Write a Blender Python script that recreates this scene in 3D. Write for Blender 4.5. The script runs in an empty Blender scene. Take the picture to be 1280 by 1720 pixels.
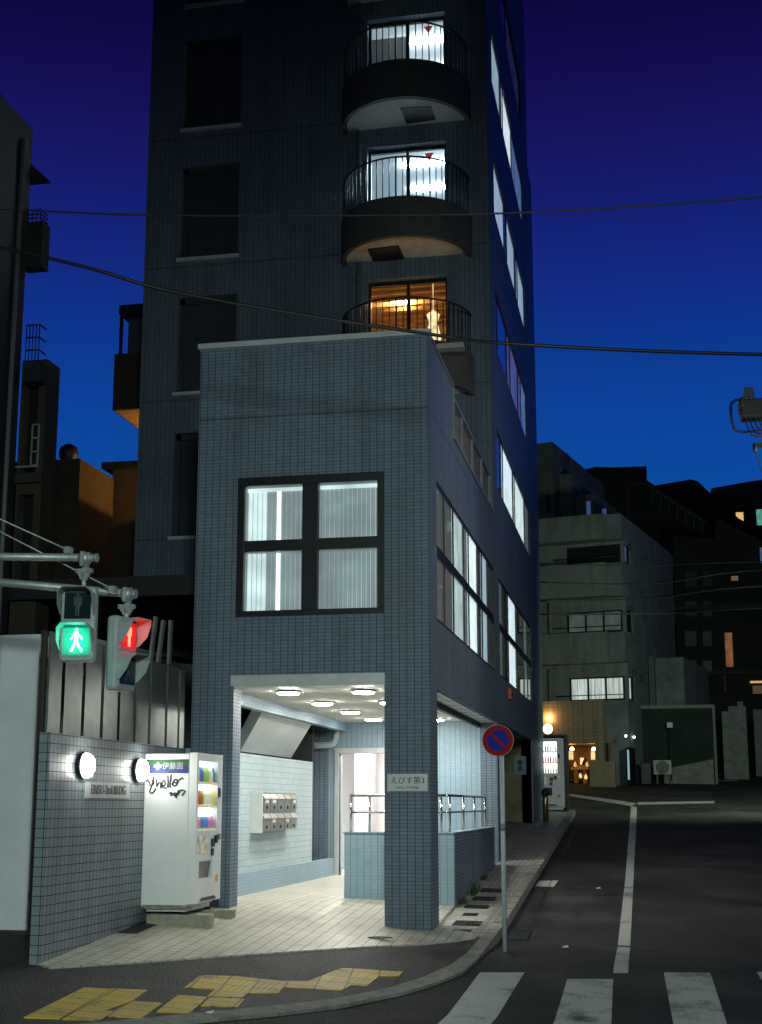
import bpy, bmesh, math, random
from mathutils import Vector, Matrix, noise
random.seed(7)
PI = math.pi
S = bpy.context.scene
COL = S.collection

# ------------------------------------------------------------------ camera
FPX, CXP, CYP = 2239.0, 640.0, 931.0
PITCH, YAW = math.radians(10.65), math.radians(-11.08)
EYE = Vector((0, 0, 1.65))
FW = Vector((math.sin(YAW)*math.cos(PITCH), math.cos(YAW)*math.cos(PITCH), math.sin(PITCH)))
RT = Vector((math.cos(YAW), -math.sin(YAW), 0)); UP = RT.cross(FW)
cd = bpy.data.cameras.new('camera'); cam = bpy.data.objects.new('camera', cd); COL.objects.link(cam)
cam.matrix_world = Matrix(((RT.x, UP.x, -FW.x, 0), (RT.y, UP.y, -FW.y, 0), (RT.z, UP.z, -FW.z, EYE.z), (0, 0, 0, 1)))
cd.sensor_fit = 'VERTICAL'; cd.sensor_height = 36; cd.lens = 36*FPX/1720
cd.shift_y = (CYP-860)/1720; cd.clip_end = 1500; cd.clip_start = .1
S.camera = cam
# surveying helpers: meet a line of sight with a known wall plane, level or the ground
def ray(x, y): return RT*((x-CXP)/FPX)+UP*((CYP-y)/FPX)+FW
def onX(x, y, X): d = ray(x, y); return EYE+d*(X/d.x)
def onY(x, y, Y): d = ray(x, y); return EYE+d*(Y/d.y)
def onZ(x, y, Z): d = ray(x, y); return EYE+d*((Z-EYE.z)/d.z)

# ------------------------------------------------------------------ sky
w = bpy.data.worlds.new('World'); S.world = w; w.use_nodes = True
nt = w.node_tree; nt.nodes.clear()
N = nt.nodes.new; L = nt.links.new
tc = N('ShaderNodeTexCoord'); sep = N('ShaderNodeSeparateXYZ'); L(tc.outputs['Generated'], sep.inputs[0])
cr = N('ShaderNodeValToRGB'); L(sep.outputs['Z'], cr.inputs[0])
cr.color_ramp.interpolation = 'B_SPLINE'
els = [(0.0, (.003, .06, .20)), (.12, (.003, .078, .34)), (.25, (.003, .066, .35)), (.33, (.004, .038, .28)), (.41, (.007, .013, .175)), (.49, (.008, .004, .085)), (.58, (.002, .0015, .022)), (.8, (.002, .002, .022))]
while len(cr.color_ramp.elements) < len(els): cr.color_ramp.elements.new(.5)
for e, (p, c) in zip(cr.color_ramp.elements, els): e.position = p; e.color = (*c, 1)
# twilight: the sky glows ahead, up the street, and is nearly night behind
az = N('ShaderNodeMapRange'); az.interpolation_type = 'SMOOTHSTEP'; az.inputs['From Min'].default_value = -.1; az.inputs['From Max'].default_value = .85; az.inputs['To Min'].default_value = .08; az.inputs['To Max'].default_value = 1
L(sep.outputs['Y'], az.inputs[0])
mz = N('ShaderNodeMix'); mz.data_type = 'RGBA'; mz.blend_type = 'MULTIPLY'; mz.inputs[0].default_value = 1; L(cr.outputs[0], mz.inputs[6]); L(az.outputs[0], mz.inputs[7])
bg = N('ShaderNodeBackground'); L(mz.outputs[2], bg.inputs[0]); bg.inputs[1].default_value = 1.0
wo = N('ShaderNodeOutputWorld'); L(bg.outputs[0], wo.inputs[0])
S.view_settings.view_transform = 'Standard'; S.view_settings.look = 'None'
S.view_settings.exposure = 0; S.view_settings.gamma = 1
S.cycles.max_bounces = 6; S.cycles.diffuse_bounces = 4; S.cycles.glossy_bounces = 3
S.cycles.sample_clamp_indirect = 4; S.cycles.use_denoising = True
S.cycles.transparent_max_bounces = 12

# ------------------------------------------------------------------ helpers
def prop(o, label=None, cat=None, group=None, kind=None):
    if label: o['label'] = label
    if cat: o['category'] = cat
    if group: o['group'] = group
    if kind: o['kind'] = kind
    return o
def thing(name, label, cat, loc=(0, 0, 0), rz=0, group=None):
    o = bpy.data.objects.new(name, None); COL.objects.link(o)
    o.location = loc; o.rotation_euler = (0, 0, rz); o.empty_display_size = .2
    return prop(o, label, cat, group)
def wmat(o):
    m = Matrix.Translation(o.location) @ o.rotation_euler.to_matrix().to_4x4()
    if o.parent: m = wmat(o.parent) @ m
    return m
class MB:
    def __init__(s): s.bm = bmesh.new(); s.mi = 0
    def quad(s, *p):
        f = s.bm.faces.new([s.bm.verts.new(q) for q in p]); f.material_index = s.mi; return f
    def box(s, x0, x1, y0, y1, z0, z1):
        if x0 > x1: x0, x1 = x1, x0
        if y0 > y1: y0, y1 = y1, y0
        if z0 > z1: z0, z1 = z1, z0
        v = [s.bm.verts.new((x, y, z)) for x in (x0, x1) for y in (y0, y1) for z in (z0, z1)]
        for a in ((0, 1, 3, 2), (4, 6, 7, 5), (0, 4, 5, 1), (2, 3, 7, 6), (0, 2, 6, 4), (1, 5, 7, 3)):
            f = s.bm.faces.new([v[i] for i in a]); f.material_index = s.mi
        return v
    def obox(s, c, u, v, n, hu, hv, hn):
        c, u, v, n = Vector(c), Vector(u).normalized(), Vector(v).normalized(), Vector(n).normalized()
        vv = [s.bm.verts.new(c+u*a*hu+v*b*hv+n*d*hn) for a in (-1, 1) for b in (-1, 1) for d in (-1, 1)]
        for a in ((0, 1, 3, 2), (4, 6, 7, 5), (0, 4, 5, 1), (2, 3, 7, 6), (0, 2, 6, 4), (1, 5, 7, 3)):
            f = s.bm.faces.new([vv[i] for i in a]); f.material_index = s.mi
    def prism(s, pts, off):
        off = Vector(off); a = [s.bm.verts.new(p) for p in pts]; b = [s.bm.verts.new(Vector(p)+off) for p in pts]
        n = len(a)
        for f in (s.bm.faces.new(a), s.bm.faces.new(b[::-1])): f.material_index = s.mi
        for i in range(n):
            f = s.bm.faces.new((a[i], b[i], b[(i+1) % n], a[(i+1) % n])); f.material_index = s.mi
    def cyl(s, p0, p1, r0, r1=None, seg=12, cap=True):
        r1 = r0 if r1 is None else r1
        p0, p1 = Vector(p0), Vector(p1); d = (p1-p0).normalized()
        a = d.cross(Vector((0, 0, 1)) if abs(d.z) < .9 else Vector((1, 0, 0))).normalized(); b = d.cross(a)
        R = [[s.bm.verts.new(p+(a*math.cos(t)+b*math.sin(t))*r) for t in [2*PI*k/seg for k in range(seg)]] for p, r in ((p0, r0), (p1, r1))]
        for k in range(seg):
            f = s.bm.faces.new((R[0][k], R[0][(k+1) % seg], R[1][(k+1) % seg], R[1][k])); f.material_index = s.mi; f.smooth = True
        if cap:
            for f in (s.bm.faces.new(R[0][::-1]), s.bm.faces.new(R[1])): f.material_index = s.mi
    def tube(s, pts, r, seg=8):
        pts = [Vector(p) for p in pts]; rings = []
        for i, p in enumerate(pts):
            d = (pts[min(i+1, len(pts)-1)]-pts[max(i-1, 0)]).normalized()
            a = d.cross(Vector((0, 0, 1)) if abs(d.z) < .95 else Vector((1, 0, 0))).normalized(); b = d.cross(a)
            if rings and a.dot(la) < 0: a, b = -a, -b
            la = a
            rings.append([s.bm.verts.new(p+(a*math.cos(t)+b*math.sin(t))*r) for t in [2*PI*k/seg for k in range(seg)]])
        for A, B in zip(rings, rings[1:]):
            for k in range(seg):
                f = s.bm.faces.new((A[k], A[(k+1) % seg], B[(k+1) % seg], B[k])); f.material_index = s.mi; f.smooth = True
        for f in (s.bm.faces.new(rings[0][::-1]), s.bm.faces.new(rings[-1])): f.material_index = s.mi
    def lathe(s, c, axis, prof, seg=24, sq=1.0):
        c = Vector(c); d = Vector(axis).normalized()
        a = d.cross(Vector((0, 0, 1)) if abs(d.z) < .9 else Vector((1, 0, 0))).normalized(); b = d.cross(a)
        R = []
        for r, h in prof:
            R.append([s.bm.verts.new(c+d*h+(a*math.cos(t)+b*math.sin(t)*sq)*max(r, 1e-4)) for t in [2*PI*k/seg for k in range(seg)]])
        for A, B in zip(R, R[1:]):
            for k in range(seg):
                f = s.bm.faces.new((A[k], A[(k+1) % seg], B[(k+1) % seg], B[k])); f.material_index = s.mi; f.smooth = True
        for f in (s.bm.faces.new(R[0][::-1]), s.bm.faces.new(R[-1])): f.material_index = s.mi
    def wall(s, axis, c, u0, u1, v0, v1, holes=(), depth=.15, inward=1):
        """wall face with rectangular openings; axis 'X' or 'Y' plane at c, reveals go to c+inward*depth"""
        P = (lambda u, v, k=0: (c+inward*k, u, v)) if axis == 'X' else (lambda u, v, k=0: (u, c+inward*k, v))
        us = sorted({u0, u1, *[h[0] for h in holes], *[h[1] for h in holes]}); vs = sorted({v0, v1, *[h[2] for h in holes], *[h[3] for h in holes]})
        us = [u for u in us if u0 <= u <= u1]; vs = [v for v in vs if v0 <= v <= v1]
        for a, b in zip(us, us[1:]):
            for d, e in zip(vs, vs[1:]):
                mu, mv = (a+b)/2, (d+e)/2
                if not any(h[0] < mu < h[1] and h[2] < mv < h[3] for h in holes):
                    s.quad(P(a, d), P(b, d), P(b, e), P(a, e))
        for h in holes:
            D = h[4] if len(h) > 4 else depth
            a, b, d, e = max(h[0], u0), min(h[1], u1), max(h[2], v0), min(h[3], v1)
            s.quad(P(a, e), P(b, e), P(b, e, D), P(a, e, D)); s.quad(P(a, d), P(a, e), P(a, e, D), P(a, d, D))
            s.quad(P(b, d), P(b, e), P(b, e, D), P(b, d, D))
            if d > v0: s.quad(P(a, d), P(b, d), P(b, d, D), P(a, d, D))
    def build(s, name, mats, parent=None, local=False, label=None, bevel=0, fix=True):
        if not isinstance(mats, (list, tuple)): mats = [mats]
        if fix: bmesh.ops.recalc_face_normals(s.bm, faces=s.bm.faces)
        me = bpy.data.meshes.new(name); s.bm.to_mesh(me); s.bm.free()
        for m in mats: me.materials.append(m)
        o = bpy.data.objects.new(name, me); COL.objects.link(o)
        if parent:
            if not local: me.transform(wmat(parent).inverted())
            o.parent = parent
        if label: o['label'] = label
        if bevel:
            b = o.modifiers.new('bevel', 'BEVEL'); b.width = bevel; b.segments = 2; b.limit_method = 'ANGLE'
        return o
def recenter(o):
    """move a parentless mesh's origin to its base"""
    me = o.data; xs = [v.co for v in me.vertices]
    c = Vector(((min(v.x for v in xs)+max(v.x for v in xs))/2, (min(v.y for v in xs)+max(v.y for v in xs))/2, min(v.z for v in xs)))
    me.transform(Matrix.Translation(-c)); o.location = c; return o
def copy_thing(root):
    r = root.copy(); COL.objects.link(r)
    for ch in list(root.children):
        c = ch.copy(); COL.objects.link(c); c.parent = r
        for g2 in list(ch.children):
            d = g2.copy(); COL.objects.link(d); d.parent = c
    return r
def text_mesh(txt, size, mat4, name, mat, parent, ext=.002, align='CENTER', sx=1.0, bold=0):
    cu = bpy.data.curves.new('t', 'FONT'); cu.body = txt; cu.size = size; cu.extrude = ext; cu.align_x = align; cu.align_y = 'CENTER'; cu.offset = bold
    cu.resolution_u = 3
    o = bpy.data.objects.new('t', cu); COL.objects.link(o)
    dg = bpy.context.evaluated_depsgraph_get(); me = bpy.data.meshes.new_from_object(o.evaluated_get(dg))
    bpy.data.objects.remove(o); bpy.data.curves.remove(cu)
    me.transform(mat4 @ Matrix.Diagonal((sx, 1, 1, 1)))
    me.materials.clear(); me.materials.append(mat)
    r = bpy.data.objects.new(name, me); COL.objects.link(r)
    if parent: me.transform(wmat(parent).inverted()); r.parent = parent
    return r

# ------------------------------------------------------------------ materials
MATS = {}
def mat(name, col, rough=.6, metal=0, var=0, vscale=3, spec=.5, bump=0, bscale=40, stain=None, coat=0):
    m = bpy.data.materials.new(name); m.use_nodes = True; n = m.node_tree; b = n.nodes['Principled BSDF']
    b.inputs['Base Color'].default_value = (*col, 1); b.inputs['Roughness'].default_value = rough; b.inputs['Metallic'].default_value = metal
    b.inputs['Specular IOR Level'].default_value = spec; b.inputs['Coat Weight'].default_value = coat
    g = n.nodes.new('ShaderNodeNewGeometry')
    if var:
        t = n.nodes.new('ShaderNodeTexNoise'); t.inputs['Scale'].default_value = vscale; t.inputs['Detail'].default_value = 6; t.inputs['Roughness'].default_value = .65
        n.links.new(g.outputs['Position'], t.inputs['Vector'])
        mr = n.nodes.new('ShaderNodeMapRange'); mr.inputs['From Min'].default_value = .3; mr.inputs['From Max'].default_value = .7
        mr.inputs['To Min'].default_value = 1-var; mr.inputs['To Max'].default_value = 1+var*.6
        n.links.new(t.outputs['Fac'], mr.inputs['Value'])
        mx = n.nodes.new('ShaderNodeMix'); mx.data_type = 'RGBA'; mx.blend_type = 'MULTIPLY'; mx.inputs[0].default_value = 1
        mx.inputs[6].default_value = (*col, 1); n.links.new(mr.outputs[0], mx.inputs[7]); n.links.new(mx.outputs[2], b.inputs['Base Color'])
    if bump:
        t2 = n.nodes.new('ShaderNodeTexNoise'); t2.inputs['Scale'].default_value = bscale; t2.inputs['Detail'].default_value = 4
        n.links.new(g.outputs['Position'], t2.inputs['Vector'])
        bp = n.nodes.new('ShaderNodeBump'); bp.inputs['Strength'].default_value = bump; bp.inputs['Distance'].default_value = .02
        n.links.new(t2.outputs['Fac'], bp.inputs['Height']); n.links.new(bp.outputs[0], b.inputs['Normal'])
    MATS[name] = m; return m
def emis(name, col, st, noise_amp=0, nscale=8, stretch=(1, 1, 1), base=(.25, .25, .25)):
    m = bpy.data.materials.new(name); m.use_nodes = True; n = m.node_tree; b = n.nodes['Principled BSDF']
    b.inputs['Base Color'].default_value = (*base, 1); b.inputs['Roughness'].default_value = .5
    b.inputs['Emission Color'].default_value = (*col, 1); b.inputs['Emission Strength'].default_value = st
    if noise_amp:
        g = n.nodes.new('ShaderNodeNewGeometry'); mp = n.nodes.new('ShaderNodeMapping'); mp.inputs['Scale'].default_value = stretch
        n.links.new(g.outputs['Position'], mp.inputs['Vector'])
        t = n.nodes.new('ShaderNodeTexNoise'); t.inputs['Scale'].default_value = nscale; n.links.new(mp.outputs[0], t.inputs['Vector'])
        mr = n.nodes.new('ShaderNodeMapRange'); mr.inputs['From Min'].default_value = .3; mr.inputs['From Max'].default_value = .7
        mr.inputs['To Min'].default_value = st*(1-noise_amp); mr.inputs['To Max'].default_value = st*(1+noise_amp)
        n.links.new(t.outputs['Fac'], mr.inputs['Value']); n.links.new(mr.outputs[0], b.inputs['Emission Strength'])
    MATS[name] = m; return m
def tile_mat(name, col, joint=(.02, .03, .035), hj=(.2, .25, .27), tw=.105, th=.05, rough=.3, floor=False, jw=.06, hw=.09, storeys=False, var=.18, dirt=.0):
    """mosaic tile: joints in the two directions of whatever axis-aligned face it is on"""
    m = bpy.data.materials.new(name); m.use_nodes = True; n = m.node_tree; b = n.nodes['Principled BSDF']; Nn = n.nodes.new; K = n.links.new
    def M(op, a, bb=None, c=None):
        x = Nn('ShaderNodeMath'); x.operation = op
        for i, q in enumerate((a, bb, c)):
            if q is None: continue
            if isinstance(q, (int, float)): x.inputs[i].default_value = q
            else: K(q, x.inputs[i])
        return x.outputs[0]
    g = Nn('ShaderNodeNewGeometry'); p = Nn('ShaderNodeSeparateXYZ'); K(g.outputs['Position'], p.inputs[0])
    q = Nn('ShaderNodeSeparateXYZ'); K(g.outputs['True Normal'], q.inputs[0])
    ax = M('GREATER_THAN', M('ABSOLUTE', q.outputs[0]), .6); az = M('GREATER_THAN', M('ABSOLUTE', q.outputs[2]), .6)
    def mixf(f, a, c):
        return M('ADD', M('MULTIPLY', a, M('SUBTRACT', 1.0, f)), M('MULTIPLY', c, f))
    u = mixf(ax, p.outputs[0], p.outputs[1]); v = mixf(az, p.outputs[2], p.outputs[1])
    us, vs = M('DIVIDE', u, tw), M('DIVIDE', v, th)
    fu, fv = M('FRACT', us), M('FRACT', vs)
    ju = M('LESS_THAN', fu, jw); jv = M('LESS_THAN', fv, hw)
    cv = Nn('ShaderNodeCombineXYZ'); K(M('FLOOR', us), cv.inputs[0]); K(M('FLOOR', vs), cv.inputs[1]); K(M('MULTIPLY', ax, 7.0), cv.inputs[2])
    wn = Nn('ShaderNodeTexWhiteNoise'); K(cv.outputs[0], wn.inputs[0])
    ns = Nn('ShaderNodeTexNoise'); ns.inputs['Scale'].default_value = .8; ns.inputs['Detail'].default_value = 5; K(g.outputs['Position'], ns.inputs['Vector'])
    val = M('ADD', M('MULTIPLY', wn.outputs['Value'], var), 1-var/2)
    val = M('MULTIPLY', val, M('ADD', M('MULTIPLY', ns.outputs['Fac'], .5), .75))
    def cm(f, a, c, mode='MIX'):
        x = Nn('ShaderNodeMix'); x.data_type = 'RGBA'; x.blend_type = mode
        if isinstance(f, (int, float)): x.inputs[0].default_value = f
        else: K(f, x.inputs[0])
        for i, k in ((6, a), (7, c)):
            if isinstance(k, tuple): x.inputs[i].default_value = (*k, 1)
            else: K(k, x.inputs[i])
        return x.outputs[2]
    c = cm(1.0, col, val, 'MULTIPLY'); c = cm(jv, c, hj); c = cm(ju, c, joint)
    if dirt:
        mp = Nn('ShaderNodeMapping'); mp.inputs['Scale'].default_value = (3, 3, .25); K(g.outputs['Position'], mp.inputs[0])
        n2 = Nn('ShaderNodeTexNoise'); n2.inputs['Scale'].default_value = 1.3; n2.inputs['Detail'].default_value = 6; K(mp.outputs[0], n2.inputs['Vector'])
        r2 = Nn('ShaderNodeMapRange'); r2.inputs['From Min'].default_value = .45; r2.inputs['From Max'].default_value = .75; r2.inputs['To Min'].default_value = 0; r2.inputs['To Max'].default_value = dirt
        K(n2.outputs['Fac'], r2.inputs[0]); c = cm(r2.outputs[0], c, (.03, .03, .03))
    if storeys:
        ls = M('ABSOLUTE', M('SUBTRACT', M('FRACT', M('DIVIDE', M('SUBTRACT', p.outputs[2], 7.17-3.05*3+1.525), 3.05)), .5))
        c = cm(M('MULTIPLY', M('MULTIPLY', M('LESS_THAN', ls, .004), M('GREATER_THAN', p.outputs[2], 5.0)), .55), c, (.02, .025, .03))
    K(c, b.inputs['Base Color']); b.inputs['Specular IOR Level'].default_value = .35
    jj = M('MAXIMUM', ju, jv)
    K(M('ADD', M('MULTIPLY', M('SUBTRACT', 1.0, jj), -.5), M('ADD', M('MULTIPLY', wn.outputs['Value'], .12), rough+.5)), b.inputs['Roughness'])
    bp = Nn('ShaderNodeBump'); bp.inputs['Strength'].default_value = .35; bp.inputs['Distance'].default_value = .004; K(M('SUBTRACT', 1.0, jj), bp.inputs['Height'])
    # each tile sits at a slightly different tilt
    w2 = Nn('ShaderNodeVectorMath'); w2.operation = 'SUBTRACT'; K(wn.outputs['Color'], w2.inputs[0]); w2.inputs[1].default_value = (.5, .5, .5)
    w3 = Nn('ShaderNodeVectorMath'); w3.operation = 'SCALE'; K(w2.outputs[0], w3.inputs[0]); w3.inputs['Scale'].default_value = 0.0
    w4 = Nn('ShaderNodeVectorMath'); w4.operation = 'ADD'; K(bp.outputs[0], w4.inputs[0]); K(w3.outputs[0], w4.inputs[1])
    w5 = Nn('ShaderNodeVectorMath'); w5.operation = 'NORMALIZE'; K(w4.outputs[0], w5.inputs[0]); K(w5.outputs[0], b.inputs['Normal'])
    MATS[name] = m; return m
def glass(name, tint=(.9, .95, 1), ior=1.5):
    m = bpy.data.materials.new(name); m.use_nodes = True; n = m.node_tree; n.nodes.clear()
    o = n.nodes.new('ShaderNodeOutputMaterial'); mx = n.nodes.new('ShaderNodeMixShader'); f = n.nodes.new('ShaderNodeFresnel'); f.inputs[0].default_value = ior
    t = n.nodes.new('ShaderNodeBsdfTransparent'); t.inputs[0].default_value = (*tint, 1); gl = n.nodes.new('ShaderNodeBsdfGlossy'); gl.inputs['Roughness'].default_value = .02
    n.links.new(f.outputs[0], mx.inputs[0]); n.links.new(t.outputs[0], mx.inputs[1]); n.links.new(gl.outputs[0], mx.inputs[2]); n.links.new(mx.outputs[0], o.inputs[0]); MATS[name] = m; return m
def asphalt(name, c0, c1, rough=.75, fs=55):
    m = bpy.data.materials.new(name); m.use_nodes = True; n = m.node_tree; b = n.nodes['Principled BSDF']; Nn = n.nodes.new; K = n.links.new
    g = Nn('ShaderNodeNewGeometry')
    f = Nn('ShaderNodeTexNoise'); f.inputs['Scale'].default_value = fs; f.inputs['Detail'].default_value = 5; f.inputs['Roughness'].default_value = .8; K(g.outputs['Position'], f.inputs['Vector'])
    v = Nn('ShaderNodeTexVoronoi'); v.inputs['Scale'].default_value = 45; K(g.outputs['Position'], v.inputs['Vector'])
    l = Nn('ShaderNodeTexNoise'); l.inputs['Scale'].default_value = .6; l.inputs['Detail'].default_value = 6; l.inputs['Roughness'].default_value = .6; K(g.outputs['Position'], l.inputs['Vector'])
    a = Nn('ShaderNodeMath'); a.operation = 'MULTIPLY'; K(f.outputs['Fac'], a.inputs[0]); K(l.outputs['Fac'], a.inputs[1])
    r = Nn('ShaderNodeMapRange'); r.inputs['From Min'].default_value = .2; r.inputs['From Max'].default_value = .36; K(a.outputs[0], r.inputs[0])
    x = Nn('ShaderNodeMix'); x.data_type = 'RGBA'; x.inputs[6].default_value = (*c0, 1); x.inputs[7].default_value = (*c1, 1); K(r.outputs[0], x.inputs[0])
    l2 = Nn('ShaderNodeTexNoise'); l2.inputs['Scale'].default_value = .9; l2.inputs['Detail'].default_value = 8; l2.inputs['Distortion'].default_value = .6; K(g.outputs['Position'], l2.inputs['Vector'])
    r3 = Nn('ShaderNodeMapRange'); r3.inputs['From Min'].default_value = .35; r3.inputs['From Max'].default_value = .65; r3.inputs['To Min'].default_value = .55; r3.inputs['To Max'].default_value = 1.45; K(l2.outputs['Fac'], r3.inputs[0])
    x2 = Nn('ShaderNodeMix'); x2.data_type = 'RGBA'; x2.blend_type = 'MULTIPLY'; x2.inputs[0].default_value = 1; K(x.outputs[2], x2.inputs[6]); K(r3.outputs[0], x2.inputs[7]); K(x2.outputs[2], b.inputs['Base Color'])
    r2 = Nn('ShaderNodeMapRange'); r2.inputs['To Min'].default_value = rough-.2; r2.inputs['To Max'].default_value = rough+.15; K(l.outputs['Fac'], r2.inputs[0]); K(r2.outputs[0], b.inputs['Roughness'])
    bp = Nn('ShaderNodeBump'); bp.inputs['Strength'].default_value = 1; bp.inputs['Distance'].default_value = .02; K(v.outputs['Distance'], bp.inputs['Height']); K(bp.outputs[0], b.inputs['Normal'])
    MATS[name] = m; return m
def paint(name, col, wear=.5):
    m = bpy.data.materials.new(name); m.use_nodes = True; n = m.node_tree; b = n.nodes['Principled BSDF']; Nn = n.nodes.new; K = n.links.new
    g = Nn('ShaderNodeNewGeometry')
    f = Nn('ShaderNodeTexNoise'); f.inputs['Scale'].default_value = 30; f.inputs['Detail'].default_value = 6; f.inputs['Roughness'].default_value = .75; K(g.outputs['Position'], f.inputs['Vector'])
    l = Nn('ShaderNodeTexNoise'); l.inputs['Scale'].default_value = 2.2; l.inputs['Detail'].default_value = 4; K(g.outputs['Position'], l.inputs['Vector'])
    a = Nn('ShaderNodeMath'); a.operation = 'MULTIPLY'; K(f.outputs['Fac'], a.inputs[0]); K(l.outputs['Fac'], a.inputs[1])
    r = Nn('ShaderNodeMapRange'); r.inputs['From Min'].default_value = .10+.12*wear; r.inputs['From Max'].default_value = .20+.12*wear; K(a.outputs[0], r.inputs[0])
    x = Nn('ShaderNodeMix'); x.data_type = 'RGBA'; x.inputs[6].default_value = (.05, .05, .048, 1); x.inputs[7].default_value = (*col, 1); K(r.outputs[0], x.inputs[0]); K(x.outputs[2], b.inputs['Base Color'])
    b.inputs['Roughness'].default_value = .6; MATS[name] = m; return m

T_FRONT = tile_mat('blue_grey_tile', (.145, .198, .26), joint=(.035, .05, .062), hj=(.075, .10, .13), hw=.16, jw=.08, rough=.42, storeys=True, dirt=.3)
T_LOBBY = tile_mat('pale_blue_tile', (.28, .40, .48), hj=(.20, .30, .36), joint=(.08, .12, .14), rough=.4, var=.08)
T_WHITE = tile_mat('white_tile', (.42, .52, .54), joint=(.2, .27, .30), hj=(.24, .31, .34), tw=.1, th=.1, jw=.07, hw=.07)
T_WALL = tile_mat('grey_square_tile', (.24, .28, .31), joint=(.03, .035, .04), hj=(.04, .045, .05), tw=.1, th=.1, jw=.09, hw=.09, rough=.28, dirt=.3)
T_FLOOR = tile_mat('cream_floor_tile', (.56, .53, .43), joint=(.2, .19, .16), hj=(.25, .24, .2), tw=.15, th=.15, jw=.07, hw=.07, rough=.32, dirt=.2)
T_PAVE = tile_mat('grey_paver', (.30, .30, .28), joint=(.07, .07, .07), hj=(.07, .07, .07), tw=.1, th=.3, jw=.07, hw=.03, rough=.55, dirt=.4)
T_FAR = tile_mat('olive_tile', (.215, .245, .235), joint=(.13, .145, .14), hj=(.16, .18, .17), tw=.1, th=.1, rough=.5, dirt=.35)
T_FARW = tile_mat('warm_tile', (.30, .25, .17), joint=(.08, .07, .05), hj=(.18, .15, .1), tw=.2, th=.15, rough=.5, dirt=.3)
ASPH = asphalt('road_asphalt', (.005, .0055, .005), (.046, .048, .044), .85, 30)
ASPH2 = asphalt('footway_asphalt', (.002, .002, .002), (.062, .062, .06), .7, 22)
WHITEP = paint('white_road_paint', (.50, .52, .48), .22)
WHITEL = paint('white_line_paint', (.45, .47, .44), .15)
YEL = paint('yellow_tactile', (.66, .42, .008), .15)
CONC = mat('concrete', (.22, .22, .20), .8, var=.35, vscale=4, bump=.4, bscale=60)
CONCL = mat('pale_concrete', (.42, .42, .36), .8, var=.3, vscale=5, bump=.3)
COPING = mat('coping_metal', (.55, .58, .6), .45, var=.15)
WHITE = mat('white_paint', (.72, .74, .73), .45, var=.08, vscale=2)
CEIL = mat('ceiling_board', (.8, .8, .74), .95, spec=.1)
BLACK = mat('black_frame', (.012, .013, .015), .4)
DARK = mat('dark_metal', (.02, .021, .023), .5, var=.3)
GREYM = mat('grey_metal', (.25, .27, .28), .45, .3, var=.2)
PLATE = mat('plate_metal', (.62, .63, .62), .38, .35, var=.12, vscale=3)
STEEL = mat('stainless_steel', (.55, .56, .55), .22, 1.0, var=.15, vscale=5)
GALV = mat('galvanised', (.42, .44, .44), .5, .5, var=.3, vscale=10)
SIGG = mat('signal_grey', (.36, .40, .40), .5, var=.15)
DK = mat('dark_render', (.022, .022, .024), .85, var=.4)
SHUT = mat('shutter_grey', (.04, .048, .058), .6, var=.2)
BROWNB = mat('brown_balcony', (.10, .10, .093), .7, var=.25)
SOFF = mat('balcony_soffit', (.78, .78, .74), .85, var=.3, vscale=2)
MAILB = mat('mailbox_steel', (.33, .31, .27), .35, .8, var=.25, vscale=12)
GLASS = glass('window_glass')
CHROME = mat('bright_rail', (.75, .76, .74), .15, 1.0)
ORANGE_W = mat('orange_lit_underside', (.38, .27, .14), .85, var=.3)
LEAF = mat('weed_green', (.05, .09, .025), .6, var=.4, vscale=30)
WOOD = mat('dark_wood', (.06, .045, .03), .7, var=.4)
RUB = mat('black_rubber', (.01, .01, .011), .5)
BRASS = mat('brass', (.35, .27, .12), .3, .9, var=.25, vscale=9)

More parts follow.
